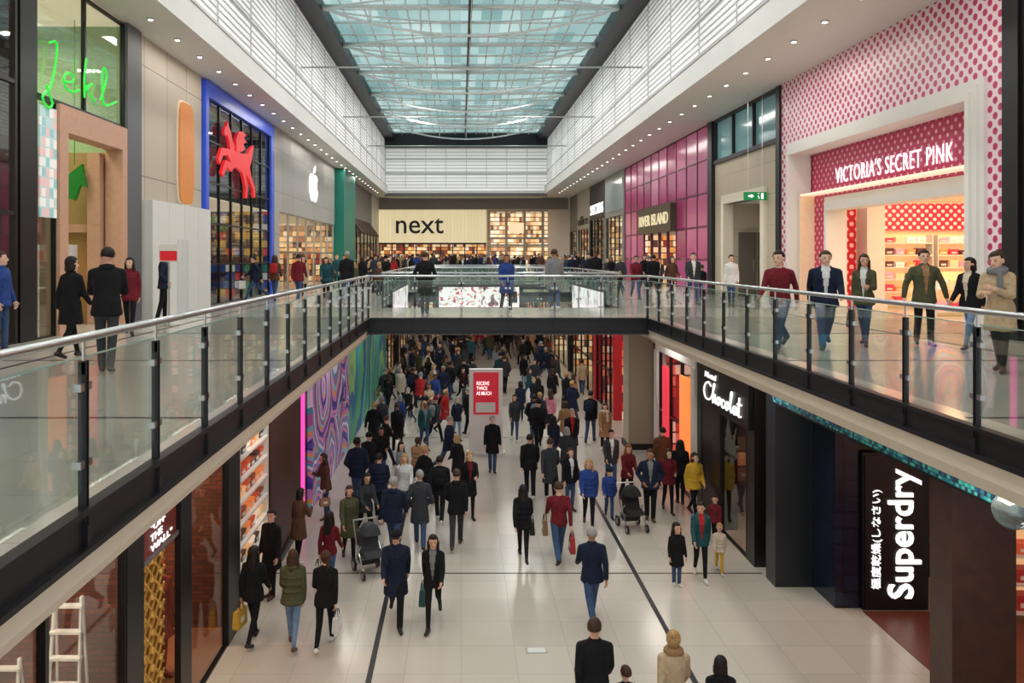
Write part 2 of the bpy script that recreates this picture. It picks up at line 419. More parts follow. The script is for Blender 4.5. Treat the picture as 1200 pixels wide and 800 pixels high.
# ------------------------------------------------------------------ balustrades
def balustrade(p0,p1,label):
    p0=Vector(p0+(0,));p1=Vector(p1+(0,)); Ln=(p1-p0).length; d=(p1-p0)/Ln; nr=Vector((-d.y,d.x,0))
    n=max(1,round(Ln/1.2)); st=Ln/n
    e=thing('glass_balustrade',(p0.x,p0.y,U),label,'balustrade','glass walkway balustrades')
    def P(a,b,z): return d*a+nr*b+Vector((0,0,z))
    def obx(mb,a0,a1,b0,b1,z0,z1,m=0):
        c=[P(a0,b0,z0),P(a1,b0,z0),P(a1,b1,z0),P(a0,b1,z0),P(a0,b0,z1),P(a1,b0,z1),P(a1,b1,z1),P(a0,b1,z1)]
        mb.add(c,[(0,3,2,1),(4,5,6,7),(0,1,5,4),(1,2,6,5),(2,3,7,6),(3,0,4,7)],m)
    def put(nm,me,off,par=None):
        o=bpy.data.objects.new(nm,me); COL.objects.link(o); o.parent=par or e; o.location=off; return o
    mb=MB(); mb.limb(P(-.03,0,1.1),P(Ln+.03,0,1.1),.03,.03,n=12); put('handrail',mb.mesh('handrail',[m_steel],smooth=True),(0,0,0))
    mb=MB()
    for q in (-.022,.012):
        obx(mb,q,q+.01,-.026,.026,-.3,.95); 
    obx(mb,-.026,.026,-.04,.04,-.27,-.12); mb.cyl(P(0,0,.88),P(0,0,1.08),.012,1,n=6); obx(mb,-.022,.022,-.02,.02,.86,.94)
    pm=mb.mesh('post',[m_dark,m_steel])
    for i in range(n+1): put('post',pm,d*(st*i))
    mb=MB(); obx(mb,.045,st-.045,-.008,.008,.1,.97)
    gm=mb.mesh('glass_panel',[m_glass])
    mb=MB(); obx(mb,.045,st-.045,-.009,.009,.97,.98); em=mb.mesh('glass_edge',[m_edge])
    mb=MB(); obx(mb,-.03,.03,-.02,.02,-.025,.025); cm=mb.mesh('clamp',[m_steel])
    for i in range(n):
        g=put('glass_panel',gm,d*(st*i)); put('glass_edge',em,(0,0,0),g)
        for a in (.05,st-.05):
            for z in (.28,.78): put('clamp',cm,P(a,0,z),g)
lb='clear glass balustrade with steel handrail along the upper walkway edge'
balustrade((-2.46,1.5),(-2.46,21.1),lb); balustrade((4.96,1.5),(4.96,21.1),lb)
lb2='clear glass balustrade with steel handrail across the footbridge'
balustrade((-2.46,21.06),(4.96,21.06),lb2); balustrade((-2.46,25.04),(4.96,25.04),lb2)
balustrade((-2.46,25.04),(-2.46,36),lb); balustrade((4.96,25.04),(4.96,36),lb)
balustrade((-2.46,35.96),(4.96,35.96),lb2); balustrade((-2.46,39.04),(4.96,39.04),lb2)
balustrade((-2.46,39.1),(-2.46,46),lb); balustrade((4.96,39.1),(4.96,46),lb); balustrade((-2.46,45.96),(4.96,45.96),lb2)

# footbridge screen, and glowing side panels standing in for glass reflections
m_scr=softpic('screen_picture',[(60,44,50),(130,70,80),(245,225,225),(250,245,245),(205,60,85),(90,60,66)],3.2,.95)
m_refl=softpic('reflection_pale',[(150,110,130),(235,215,222),(252,250,250),(220,150,170)],1.6,.85)
e=thing('led_screen',(1,35.8,4.3),'wide black framed advertising screen fixed to the footbridge edge','screen')
MB().box(-1.15,2.8,35.7,35.84,4.2,5.35).obj('frame',m_black,e); MB().box(-.98,2.62,35.66,35.7,4.33,5.24).obj('screen',m_scr,e)
for x,kx in ((-2.36,1),(4.86,-1)):
    e=thing('led_screen',(x,30,4.3),'long pale glowing panel standing in for reflections along the walkway edge','screen')
    MB().box(x,x+kx*.08,26.5,34,4.3,5.5).obj('frame',m_black,e); MB().box(x+kx*.08,x+kx*.1,26.6,33.9,4.4,5.4).obj('screen',m_refl,e)

# ------------------------------------------------------------------ storefront helpers
pal_warm=[(255,214,150),(235,160,90),(180,110,60),(255,235,200),(150,60,40),(240,200,160),(90,60,50)]
m_dw=display('display_warm',pal_warm,(.3,.3,.36),.75)
m_dw2=display('display_bright',[(255,230,190),(255,245,225),(240,190,130),(200,150,110),(130,90,70),(250,215,165)],(.28,.28,.42),.85)
m_dr=display('display_red',[(200,50,50),(240,120,100),(255,220,200),(120,30,40),(250,170,120)],(.3,.3,.36),.6)
m_dg=display('display_toys',[(30,60,130),(190,50,40),(40,120,70),(200,160,70),(200,200,200),(20,20,50),(90,60,50)],(.4,.4,.35),.4)
m_dk=display('display_dark',[(60,50,50),(90,70,60),(40,40,46),(170,120,80),(30,30,30)],(.4,.4,.4),.3)
m_wc=M('warm_ceiling',(255,238,215),.6,e=.6,ec=(255,230,200))
def box_room(sd,u0,u1,v0,v1,dep,wm,fm=None,cm=None):
    mb=MB(); mb.fb(sd,u0,u1,v0,v1,-dep-.1,-dep,0); mb.fb(sd,u0-.05,u0,v0,v1,-dep,-.06,1); mb.fb(sd,u1,u1+.05,v0,v1,-dep,-.06,1)
    mb.fb(sd,u0,u1,v1-.05,v1,-dep,-.06,2)
    return S(mb,'wall_shop',[wm,m_white if fm is None else fm,m_white if cm is None else cm])
def front_glass(par,sd,u0,u1,v0,v1,nu,nv,fw=.05,fmat=None,d=.0):
    g=MB().fb(sd,u0,u1,v0,v1,d-.02,d-.01); g.obj('window_glass',m_sglass,par)
    f=MB()
    for i in range(nu+1):
        u=u0+(u1-u0)*i/nu; f.fb(sd,u-fw/2,u+fw/2,v0,v1,d-.05,d+.04)
    for i in range(nv+1):
        v=v0+(v1-v0)*i/nv; f.fb(sd,u0,u1,v-fw/2,v+fw/2,d-.045,d+.035)
    f.obj('window_frame',fmat or m_black,par)
def store(sd,u,v,label): 
    X,k=SIDES[sd]; return thing('storefront',(X,u,v),label,'storefront')
def shop_lamp(sd,u,v,pw,dd=-2,col=(255,228,190),s=1.5):
    X,k=SIDES[sd]; area('shop_lamp',(X+k*dd,u,v),s,s,pw,col)
GC={}
def shelf_unit(sd,u0,u1,v0,v1,n,d,cols,name,lab,cat,gap=.42,e=.25):
    if sd=='F':
        s=thing('display_shelf',((u0+u1)/2,d,v0),'pale backed display shelving stocked with '+lab,'shelf')
        bx=lambda a0,a1,z0,z1,q0,q1: MB().box(a0,a1,d-q0,d-q1,z0,z1)
    else:
        X,k=SIDES[sd]; s=thing('display_shelf',(X+k*d,(u0+u1)/2,v0),'pale backed display shelving stocked with '+lab,'shelf')
        bx=lambda a0,a1,z0,z1,q0,q1: MB().fb(sd,a0,a1,z0,z1,d+q0,d+q1)
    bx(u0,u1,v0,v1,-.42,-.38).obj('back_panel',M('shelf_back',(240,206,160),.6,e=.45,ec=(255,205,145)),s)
    for q in (u0-.03,u1): bx(q,q+.03,v0,v1,-.38,0).obj('side_panel',m_white,s)
    for i in range(n):
        z=v0+(v1-v0)*i/n+.1
        bx(u0,u1,z,z+.04,-.38,-.002).obj('shelf',m_white,s)
        u=u0+.2
        while u<u1-.15:
            c=random.choice(cols); key='goods_%d_%d_%d'%c
            mt=M(key,c,.5,e=e,ec=c)
            h=min(.3,(v1-v0)/n*.55)*random.choice((.7,.85,1)); mk=(name,key,round(h,3))
            if mk not in GC:
                b=MB().box(-.13,.13,-.11,.11,0,h*.7).box(-.14,.14,-.12,.12,h*.7,h); b.box(-.08,.08,-.122,.122,h*.2,h*.5,1)
                GC[mk]=b.mesh(name,[mt,m_white])
            o=bpy.data.objects.new(name,GC[mk]); COL.objects.link(o)
            if sd=='F': o.location=(u,d+.2,z+.04)
            else: o.location=(X+k*(d-.2),u,z+.04); o.rotation_euler=(0,0,math.pi/2)
            o['label']='lidded retail box with pale label on a lit shop shelf'; o['category']=cat; o['group']=lab
            u+=gap
# ------------------------------------------------------------------ LEFT UPPER
sd='L'
s=store(sd,11,U,'dark framed full height glass shopfront beside the green shop'); 
front_glass(s,sd,6,14.75,U,12.3,5,3,.08); box_room(sd,6,14.9,U,12.3,4.5,m_dw2,m_dw2)
MB().fb(sd,14.85,15.4,U,12.35,-.4,.06).obj('wall_column',m_black,label='tall black shopfront column standing on the upper walkway',category='column')
m_green=M('green_wall',(146,172,130),.6,e=.1); m_salmon=M('salmon_frame',(200,154,130),.5); m_och=M('ochre_wall',(160,134,84),.6,e=.05)
m_neon=M('green_neon',(40,205,60),.4,e=.75,ec=(30,205,60))
s=store(sd,17.4,U,'glass shopfront with salmon portal and green handwritten neon sign')
box_room(sd,15.45,19.45,U,12.3,4,m_green,m_green,m_wc)
front_glass(s,sd,15.45,19.5,9.8,12.3,2,1,.06)
front_glass(s,sd,15.45,16.2,U,9.75,1,1,.06)
MB().fb(sd,16.2,19.48,9.2,9.75,-.3,.12).fb(sd,16.2,16.55,U,9.2,-.3,.12).fb(sd,19.2,19.48,U,9.2,-.3,.12).obj('portal_frame',m_salmon,s)
MB().box(-10.4,-8.75,19.1,19.35,7.2,7.4).box(-8.95,-8.65,19.0,19.34,U,9.1).box(-10.6,-10.3,19.0,19.34,U,9.1).obj('inner_portal',m_salmon,s)
MB().box(-12,-8.6,19.36,19.44,U,9.15).obj('rear_panel',m_och,s)
X=-8.2
def hw(pts,u,v,sx,sy): return [(X,u+a*sx,v+b*sy) for a,b in smooth_pts(pts,3)]
strokes=[[(.0,.0),(.08,-.3),(.02,-.42),(-.05,-.25),(.05,0),(.12,.5),(.14,.95),(.04,.88)],
 [(.24,.24),(.36,.3),(.38,.42),(.3,.46),(.24,.3),(.27,.12),(.38,.1),(.46,.2)],
 [(.58,.95),(.55,.5),(.55,.1),(.56,.3),(.67,.45),(.59,.28),(.72,.1)],
 [(.82,.2),(.92,.7),(.9,.95),(.85,.85),(.85,.3),(.9,.1),(1.1,.3)]]
for st in strokes: MB().tube(hw(st,15.7,10.0,2.9,1.0),.026,n=6).obj('neon_letter',m_neon,s,smooth=True)
ar=[(-.35,0),(-.35,.55),(-.75,.55),(0,1.25),(.75,.55),(.35,.55),(.35,0)]
def rotp(p,a): c,q=math.cos(a),math.sin(a); return [(x*c-y*q,x*q+y*c) for x,y in p]
MB().prism(rotp([(a*.38,b*.7) for a,b in ar],-.35),mF(-9.3,18.95,8.0),0,.12).cyl((-9.2,18.9,8.8),(-9.2,18.9,12.25),.01,n=5).obj('arrow_sign',M('arrow_green',(30,120,45),.4,e=.15),s,label='chunky green upward arrow')
MB().fb(sd,15.5,16.15,7.4,9.6,.05,.08).obj('poster',display('poster_pale',[(190,215,215),(230,195,195),(150,200,205),(240,240,235)],(.3,.15,.2),.2,(190,210,210)),s,label='pale blue and pink poster')
shelf_unit('F',-12,-10.7,U,7.8,5,18.6,[(230,120,50),(240,200,120),(200,60,50),(250,240,220)],'retail_box','boxes in the green shop','box')
shelf_unit('F',-9.9,-9.2,U,6.9,3,18.6,[(230,120,50),(240,200,120),(200,60,50),(250,240,220)],'retail_box','boxes in the green shop','box')
shop_lamp(sd,17.4,11.9,150,-2,(255,244,220))
mb=MB().box(-7.0,-6.55,18.4,18.46,6.5,6.9,0).box(-6.97,-6.58,18.38,18.4,6.53,6.75,1).cyl((-6.78,18.43,5),(-6.78,18.43,6.5),.02,2).box(-6.95,-6.6,18.3,18.56,5,5.03,2)
mb.obj('sign_stand',[m_white,M('sale_red',(205,30,45),.4,e=.2),m_steel],label='small red and white promotional sign on a metal stand',category='sign')
MB().fb(sd,19.5,20.35,U,12.35,-.4,.12).obj('wall_column',M('grey_column',(92,94,98),.5),label='grey rectangular column beside beige wall panels',category='column')
S(MB().fb(sd,20.4,25.4,U,12.38,-.2,0),'wall_left.002',gridmat('beige_panels',(186,176,158),(120,112,100),(100,1.6,2.9),.03,r=.5))
op=[(math.copysign(abs(math.cos(t))**.35,math.cos(t))*.62,math.copysign(abs(math.sin(t))**.5,math.sin(t))*1.5) for t in [2*math.pi*i/40 for i in range(40)]]
MB().prism(op,mL(-8.28,23.8,9.7),0,.08).prism([(a*1.06,b*1.04) for a,b in op],mL(-8.3,23.8,9.7),0,.05,1).obj('wall_sign',[M('orange_panel',(214,134,64),.5,e=.08),m_cream],label='tall rounded orange panel fixed on beige wall',category='wall sign')
mb=MB()
for i in range(4): 
    u=20.6+i*1.2; mb.fb(sd,u,u+1.18,U,8.1,.2,.3,0)
mb.fb(sd,20.6,25.4,U,8.09,.01,.2,0); mb.fb(sd,22.4,23.3,U+.02,7.1,.3,.32,1)
mb.obj('hoarding',[m_white,M('hoarding_door',(206,206,206),.5)],label='plain white timber hoarding with a flush door against beige wall',category='hoarding')
m_blue=M('blue_frame',(50,84,205),.35,e=.12)
s=store(sd,30,U,'tall dark glazed shopfront with thick bright blue frame and red emblem')
MB().fb(sd,25.5,25.8,U,12.3,-.3,.12).fb(sd,34.3,34.8,U,12.3,-.3,.12).fb(sd,25.8,34.3,11.8,12.3,-.3,.12).obj('blue_surround',m_blue,s)
front_glass(s,sd,25.8,34.3,U,11.8,6,5,.06)
box_room(sd,25.85,34.25,U,8.6,4,m_dg,m_dg,m_wc); S(MB().fb(sd,25.85,34.25,8.65,11.75,-1.2,-1.1).fb(sd,34.1,34.25,8.65,11.75,-1.1,-.1),'wall_shop',gridmat('night_mesh',(54,58,68),(110,118,130),(.4,.4,.4),.04))
hb=[(.02,.76),(.05,.84),(.1,.86),(.12,.93),(.16,.88),(.22,.82),(.27,.72),(.38,.64),(.56,.60),(.72,.62),(.8,.64),(.9,.74),(1.02,.8),(.98,.68),(.92,.54),(.87,.46),(.92,.34),(1.06,.2),(1.08,.06),(1.01,.04),(.99,.16),(.82,.3),(.72,.34),(.8,.18),(.78,.02),(.71,.0),(.72,.14),(.6,.34),(.44,.38),(.36,.38),(.24,.3),(.1,.34),(.0,.2),(-.06,.24),(.06,.42),(.24,.42),(.12,.5),(-.02,.46),(-.1,.34),(-.15,.4),(-.05,.56),(.14,.58),(.2,.58),(.17,.68),(.12,.75),(.06,.73)]
hwg=[(.36,.6),(.36,.76),(.44,.86),(.56,.9),(.7,.88),(.62,.82),(.72,.78),(.6,.74),(.66,.68),(.55,.62)]
m_red=M('red_emblem',(215,30,40),.4,e=.45)
MB().prism([(a*3.9,b*2.7) for a,b in hb],mL(-8.2,27.1,8.8),0,.1).prism([(a*3.9,b*2.7) for a,b in hwg],mL(-8.2,27.1,8.8),.02,.14).obj('emblem',m_red,s,label='red winged horse emblem')
m_clad=gridmat('metal_cladding',(168,167,164),(130,130,128),(100,2.6,1.9),.03,r=.45)
s=store(sd,43,U,'grey metal clad shopfront with white apple emblem above bright glazing')
MB().fb(sd,34.9,35.9,U,12.35,-.2,.1).fb(sd,35.9,51.5,8.65,12.35,-.2,.1).obj('cladding',m_clad,s)
front_glass(s,sd,35.9,51.5,U,8.65,7,2,.08,m_steel); box_room(sd,35.95,51.45,U,8.65,4,m_dw2,m_dw); shop_lamp(sd,40,8.5,100); shop_lamp(sd,47,8.5,100)
ap=[(0,.70),(-.15,.76),(-.33,.74),(-.46,.60),(-.5,.38),(-.44,.12),(-.3,-.1),(-.17,-.16),(0,-.11),(.17,-.16),(.3,-.1),(.42,.08),(.47,.2),(.36,.28),(.31,.42),(.36,.56),(.45,.62),(.33,.74),(.15,.76)]
lf=[(0,.80),(.02,.95),(.2,1.08),(.19,.93),(.1,.83)]
m_lit=M('lit_white',(255,255,255),.4,e=.9)
MB().prism([(a*2.5,b*1.65) for a,b in ap],mL(-8.18,44,9.9),0,.06).prism([(a*2.5,b*1.65) for a,b in lf],mL(-8.18,44,9.9),0,.06).obj('emblem',m_lit,s,label='glowing white apple emblem')
MB().fb(sd,52,57.5,U,12.3,-.2,.65).fb(sd,52.1,57.4,5.3,5.4,.65,.68,1).obj('display_wall',[M('teal_panel',(14,120,104),.45,e=.04),m_dark],label='tall projecting teal green wall panel between shops',category='wall panel')
s=store(sd,65,U,'dark shopfront with brown awning blinds and lit interior')
MB().fb(sd,58.2,73,8.6,12.3,-.2,.1).obj('bulkhead',M('grey_bulkhead',(120,116,110),.6),s)
for i in range(6):
    a=59+i*2.2
    m=MB(); m.add([(-8.2,a,9.6),(-8.2,a+1.6,9.6),(-7.4,a+1.6,8.5),(-7.4,a,8.5),(-8.2,a,9.55),(-8.2,a+1.6,9.55),(-7.44,a+1.6,8.3),(-7.44,a,8.3)],[(0,1,2,3),(4,7,6,5),(0,3,7,4),(1,5,6,2),(3,2,6,7),(0,4,5,1)]); m.obj('awning',M('brown_blind',(70,48,36),.6),s)
front_glass(s,sd,58.2,77.9,U,8.6,8,1,.1); box_room(sd,58.2,77.9,U,8.6,3,m_dw)
S(MB().fb(sd,73,80,8.6,12.3,-.2,.1),'wall_left.003',m_white)

# ------------------------------------------------------------------ RIGHT UPPER
sd='R'; XR=10.8
s=store(sd,11,U,'dark framed glass shopfront beside the polka dot shop'); front_glass(s,sd,6,15.2,U,12.3,4,3,.08); box_room(sd,6,15.2,U,12.3,3,m_dw,m_dw)
MB().fb(sd,15.25,15.7,U,12.35,-.4,.1).obj('wall_column',m_black,label='tall black column beside polka dot shopfront',category='column')
m_pk=polka('dots_on_pale_pink',(240,218,226),(192,46,102),.31,.24); m_pk2=polka('dots_on_magenta',(190,38,90),(236,180,196),.3,.165)
s=store(sd,21,U,'pink polka dot shopfront with nested white frames and white sign')
MB().fb(sd,15.75,26.6,10.3,12.38,-.2,.05).fb(sd,15.75,16.2,U,10.3,-.2,.05).fb(sd,26.0,26.6,U,10.3,-.2,.05).obj('dotted_facade',m_pk,s)
m_wf=M('white_frame',(232,229,226),.5,var=.01)
def frame3(u0,u1,v1,t,d0,d1,m,nm,steps=2):
    mb=MB()
    for i in range(steps):
        q=t*i/steps; g=.006*i; dd=d1-.07*(steps-1-i)
        a0=u0+q; a1=u1-q; top=v1-q; ti=t-q-(.02*(steps-1-i))
        mb.fb(sd,a0,a1,top-ti,top,d0+g,dd); mb.fb(sd,a0,a0+ti,U,top-ti,d0+g,dd); mb.fb(sd,a1-ti,a1,U,top-ti,d0+g,dd)
    return mb.obj(nm,m,s)
frame3(16.2,26.0,10.3,.42,-.5,.26,m_wf,'outer_frame',3)
MB().fb(sd,16.5,25.8,8.3,10.25,-.62,-.52).fb(sd,16.5,17.3,U,8.3,-.62,-.52).fb(sd,24.5,25.8,U,8.3,-.62,-.52).obj('inner_dotted_wall',m_pk2,s)
frame3(17.15,24.65,8.45,.42,-1.0,-.35,m_wf,'inner_frame',3)
lettering("VICTORIA'S SECRET PINK",mR(XR+.5,23.9,8.82),5.7,.46,M('lit_white_bright',(255,255,255),.4,e=1.1),s,.02,-.008,sp=1.12)
m_side=M('warm_side',(245,214,178),.6,e=.12,ec=(255,205,160))
box_room(sd,16.8,25.4,U,8.6,5.9,m_side,m_side,m_wc)
MB().box(11.85,12.55,25.2,25.3,U,8.3).obj('display_panel',polka('dots_red_panel',(206,30,46),(250,190,190),.34,.2,.2,ax=0),s,label='red polka dot panel')
MB().box(12.6,13.15,24.6,25.2,U,8.4).box(12.55,13.2,24.55,25.25,U,5.2).obj('interior_column',m_white,s)
cols=[(220,60,90),(250,230,230),(90,50,50),(240,160,180),(250,210,160),(230,150,90)]
shelf_unit('F',13.3,14.8,U,7.3,6,24.9,cols,'retail_box','boxes in the pink shop','box',.34)
shelf_unit('F',15.0,16.4,U,7.3,6,24.9,cols,'retail_box','boxes in the pink shop','box',.34)
MB().box(13.3,16.4,25.25,25.35,7.45,8.3).obj('header_panel',polka('dots_small_panel',(206,44,70),(250,215,220),.26,.22,.2,ax=0),s,label='red dotted header panel')
shelf_unit('F',12.9,14.4,U,6.2,2,21.5,cols,'retail_box','boxes in the pink shop','box',.34)
shop_lamp(sd,20,8.4,100,-2.5,(255,220,175)); shop_lamp(sd,23,8.4,100,-4,(255,205,150))
MB().fb(sd,26.62,26.95,U,12.35,-.2,.12).obj('wall_column',m_dark,label='slim dark steel column beside stone wall',category='column')
S(MB().fb(sd,27,33.7,9.1,10.55,-.3,0).fb(sd,27,28,U,9.1,-.3,0).fb(sd,32.6,33.7,U,9.1,-.3,0),'wall_right.002',m_stone)
s=thing('window_frame',(XR,30,10.55),'high teal tinted window with dark frame above stone wall','window')
MB().fb(sd,27,33.6,10.65,12.3,-.1,-.06).obj('window_glass',M('teal_glass',(106,150,154),.12,.1,e=.14),s)
mb=MB()
for u in (27,29.2,31.4,33.55): mb.fb(sd,u,u+.1,10.55,12.35,-.1,.06)
mb.fb(sd,27,33.65,10.5,10.65,-.1,.1).fb(sd,27,33.65,12.25,12.38,-.1,.05).obj('frame',m_dark,s)
S(MB().fb(sd,28,28.35,U,9.1,-.29,.12).fb(sd,32.3,32.6,U,9.1,-.29,.12).fb(sd,28.35,32.3,8.75,9.1,-.29,.12),'trim_90',m_cream)
box_room(sd,28.3,32.35,U,8.8,2.2,m_stone,m_stone,m_white)
mb=MB().box(11.3,12.7,32.2,32.3,U,7.6,0).box(12.0,12.04,32.19,32.2,U,7.6,1).box(11.85,11.9,32.16,32.2,6.0,6.5,1).box(12.12,12.17,32.16,32.2,6.0,6.5,1)
S(mb,'door_1',[M('grey_door',(100,92,84),.5),m_steel])
e=thing('exit_sign',(10.2,27.9,8.6),'hanging green emergency exit sign with white running figure','exit sign')
MB().box(9.95,10.75,27.88,27.94,8.6,8.88).obj('panel',M('exit_green',(20,130,70),.4,e=.4),e)
MB().prism([(0,.1),(.1,.1),(.1,.14),(.2,.07),(.1,0),(.1,.04),(0,.04)],mF(10.1,27.88,8.67),0,.01).limb((10.45,27.875,8.74),(10.48,27.875,8.66),.02,.015,n=6).ell((10.46,27.875,8.83),.02,.01,.02,nu=6,nv=5).box(10.55,10.63,27.87,27.88,8.64,8.84).obj('pictogram',m_lit,e)
MB().cyl((10.1,27.91,8.88),(10.1,27.91,12.38),.01,n=5).cyl((10.6,27.91,8.88),(10.6,27.91,12.38),.01,n=5).obj('hanger',m_steel,e)
MB().fb(sd,33.72,34.3,U,12.35,-.2,.15).obj('wall_column',m_dark,label='dark steel column beside magenta glazed facade',category='column')
s=store(sd,43,U,'magenta glass panelled shopfront with black and gold sign box')
mm=[M('magenta_glass_%d'%i,c,.2,.0,e=.08,spec=.6) for i,c in enumerate(((176,62,120),(196,90,142),(162,54,106),(212,124,164)))]
mb=MB(); nu=10
for i in range(nu):
    for j in range(5):
        u=34.4+i*1.76; v=U+j*1.47
        if 3<=i<=6 and j<2: continue
        mb.fb(sd,u+.04,u+1.72,v+.04,v+1.43,-.1,.02,random.randrange(4))
mb.obj('glass_cladding',mm,s)
mb=MB()
for i in range(nu+1): u=34.4+i*1.76; mb.fb(sd,u-.04,u+.04,U,12.35,-.1,.05)
for j in range(6):
    v=U+j*1.47; 
    if j in (0,1): mb.fb(sd,34.4,39.7,v-.03,v+.03,-.1,.045).fb(sd,46.7,52,v-.03,v+.03,-.1,.045)
    else: mb.fb(sd,34.4,52,v-.03,v+.03,-.1,.045)
mb.obj('frame',M('magenta_frame',(110,40,76),.4),s)
MB().fb(sd,39.6,46.8,7.9,9.3,-.1,.35).obj('sign_box',M('sign_bronze',(74,64,46),.4),s)
lettering("RIVER ISLAND",mR(XR-.35,46.4,8.3),6.4,.6,M('gold',(232,218,180),.4,.1,e=.5),s,.04,.006)
box_room(sd,39.75,46.65,U,7.9,4,m_dk,m_dw)
def unit(sd,u0,u1,vt,face,disp,sign=None,slab='shopfront',sc=None,nu=4):
    s=store(sd,(u0+u1)/2,U if sd in 'LR' else 0,slab); b=U if sd in 'LR' else 0; T=12.35 if sd in 'LR' else 4.38
    MB().fb(sd,u0,u1,vt,T,-.2,.08).fb(sd,u0,u0+.35,b,vt,-.2,.12).fb(sd,u1-.35,u1,b,vt,-.2,.12).obj('bulkhead',face,s)
    front_glass(s,sd,u0+.35,u1-.35,b,vt,nu,2,.07); box_room(sd,u0+.3,u1-.3,b,vt,3,disp,disp)
    if sign:
        X,k=SIDES[sd]; hh=.8 if sd in 'LR' else .35; vv=vt+(.35 if sd in 'LR' else .12)
        lettering(sign,mR(X-.1,u1-.6,vv) if k<0 else mL(X+.1,u0+.6,vv),(u1-u0)-1.2,hh,sc or m_lit,s,.05,.0)
    return s
s=unit(sd,52.2,59,9.4,M('grey_face',(150,150,148),.5),m_dw2,None,'grey shopfront with tall divided windows and warm interior')
MB().fb(sd,52.6,58.6,9.8,12.0,.08,.12).obj('upper_window',M('pale_glass',(170,186,188),.15,e=.05),s)
unit(sd,59,66,9.6,M('dark_face',(44,42,46),.5),m_dk,"SKECHERS",'dark shopfront with white lettering and dim interior')
unit(sd,66,73,9.0,M('cream_face',(190,186,176),.5),m_dw,"office",'cream shopfront with warm window display',m_black)
unit(sd,73,77.9,9.0,M('grey_face2',(120,118,116),.5),m_dw2,None,'grey corner shopfront with bright display')

# ------------------------------------------------------------------ END FACADE upper
s=thing('storefront',(-2,78.5,U),'cream lit shopfront with large black lowercase sign','storefront')
MB().box(-8.1,2.5,78.4,78.7,7.9,11.2).obj('sign_panel',gridmat('cream_lit_slats',(240,224,184),(226,206,160),(.34,100,100),.06,r=.6,e=.58),s)
lettering("next",mF(-6.4,78.38,8.85),4.7,1.55,m_black,s,.1,.006)
mb=MB()
for x in [-8.0+1.2*i for i in range(9)]: mb.box(x-.05,x+.05,78.3,78.7,U,7.9)
mb.box(-8.1,2.5,78.3,78.7,7.78,7.95); mb.obj('window_frame',m_black,s)
MB().box(-8.1,2.5,78.7,78.8,U,7.9).obj('window_display',m_dw,s)
s=thing('storefront',(5.5,78.5,U),'two storey shopfront with warm lit shelving behind glass','storefront')
MB().box(2.9,8.6,78.6,78.7,U,11.2).obj('window_display',m_dw2,s)
mb=MB()
for x in (2.75,4.5,6.3,8.1): mb.box(x-.12,x+.12,78.3,78.6,U,11.2)
for z in (7.6,8.3,11.0): mb.box(2.63,8.6,78.32,78.59,z,z+.2)
mb.obj('window_frame',m_stone,s)
MB().box(4.7,6.2,78.22,78.29,8.9,9.9).obj('sign_box',M('sign_orange',(250,220,180),.5,e=.8),s)
S(MB().box(-8.1,10.6,78.3,78.6,11.25,12.35),'trim_91',M('grey_header',(140,136,130),.5))
S(MB().box(-7,7.95,73.2,73.3,12.15,12.45),'trim_92',M('mid_grey',(90,88,86),.5))

# ------------------------------------------------------------------ LEFT LOWER
sd='l'
mt,nt=newmat('red_brick'); bt=N(nt,'ShaderNodeTexBrick'); bt.inputs['Scale'].default_value=1.0; bt.inputs['Brick Width'].default_value=.22; bt.inputs['Row Height'].default_value=.075; bt.inputs['Mortar Size'].default_value=.008
bt.inputs['Color1'].default_value=s2l((128,72,54)); bt.inputs['Color2'].default_value=s2l((98,56,44)); bt.inputs['Mortar'].default_value=s2l((80,62,54))
cx=N(nt,'ShaderNodeCombineXYZ'); sx=N(nt,'ShaderNodeSeparateXYZ'); L(nt,pos(nt),sx.inputs[0]); L(nt,mth(nt,'ADD',sx.outputs[0],sx.outputs[1]),cx.inputs[0]); L(nt,sx.outputs[2],cx.inputs[1]); L(nt,cx.outputs[0],bt.inputs['Vector'])
m_brick=finish(nt,mt,bt.outputs['Color'],.8)
s=store(sd,9,0,'black framed full height glass shopfront with brick interior')
front_glass(s,sd,4,9.4,0,4.3,3,1,.07); 
box_room(sd,4,14.15,0,4.38,3.6,m_brick,m_brick,m_dark)
S(MB().box(-7.6,-4.08,4,14.15,0,.012),'floor.007',M('wood_floor',(150,104,74),.4,var=.15,vs=20))
S(MB().box(-7.6,-4.4,10.2,10.3,.012,4.3),'wall_shop',m_brick)
for a,b in ((9.4,9.9),(11.2,11.65),(13.5,14.2)):
    MB().fb(sd,a,b,0,4.38,-.04,.05).obj('wall_column',m_black,label='square black shopfront pillar between glass panes',category='column')
s=store(sd,10.5,0,'narrow black shop bay with red slogan board and golden panel')
MB().fb(sd,9.92,11.18,3.2,4.38,-.05,.02).fb(sd,9.92,11.18,2.72,2.78,-.05,.03,1).obj('header',[m_black,m_steel],s)
mr=M('sign_red',(104,34,28),.5,e=.12)
MB().fb(sd,9.95,11.15,2.78,3.2,-.04,.0).obj('sign_board',mr,s,label='dark red slogan board')
for tx,zz,ww in (('"OFF',3.08,.5),('THE',2.945,.4),('WALL"',2.81,.75)):
    lettering(tx,mL(-3.99,10.2,zz),ww,.09,m_lit,s,.012,.004)
mb=MB(); mb.fb(sd,9.95,11.15,0,2.7,-.3,-.2,0)
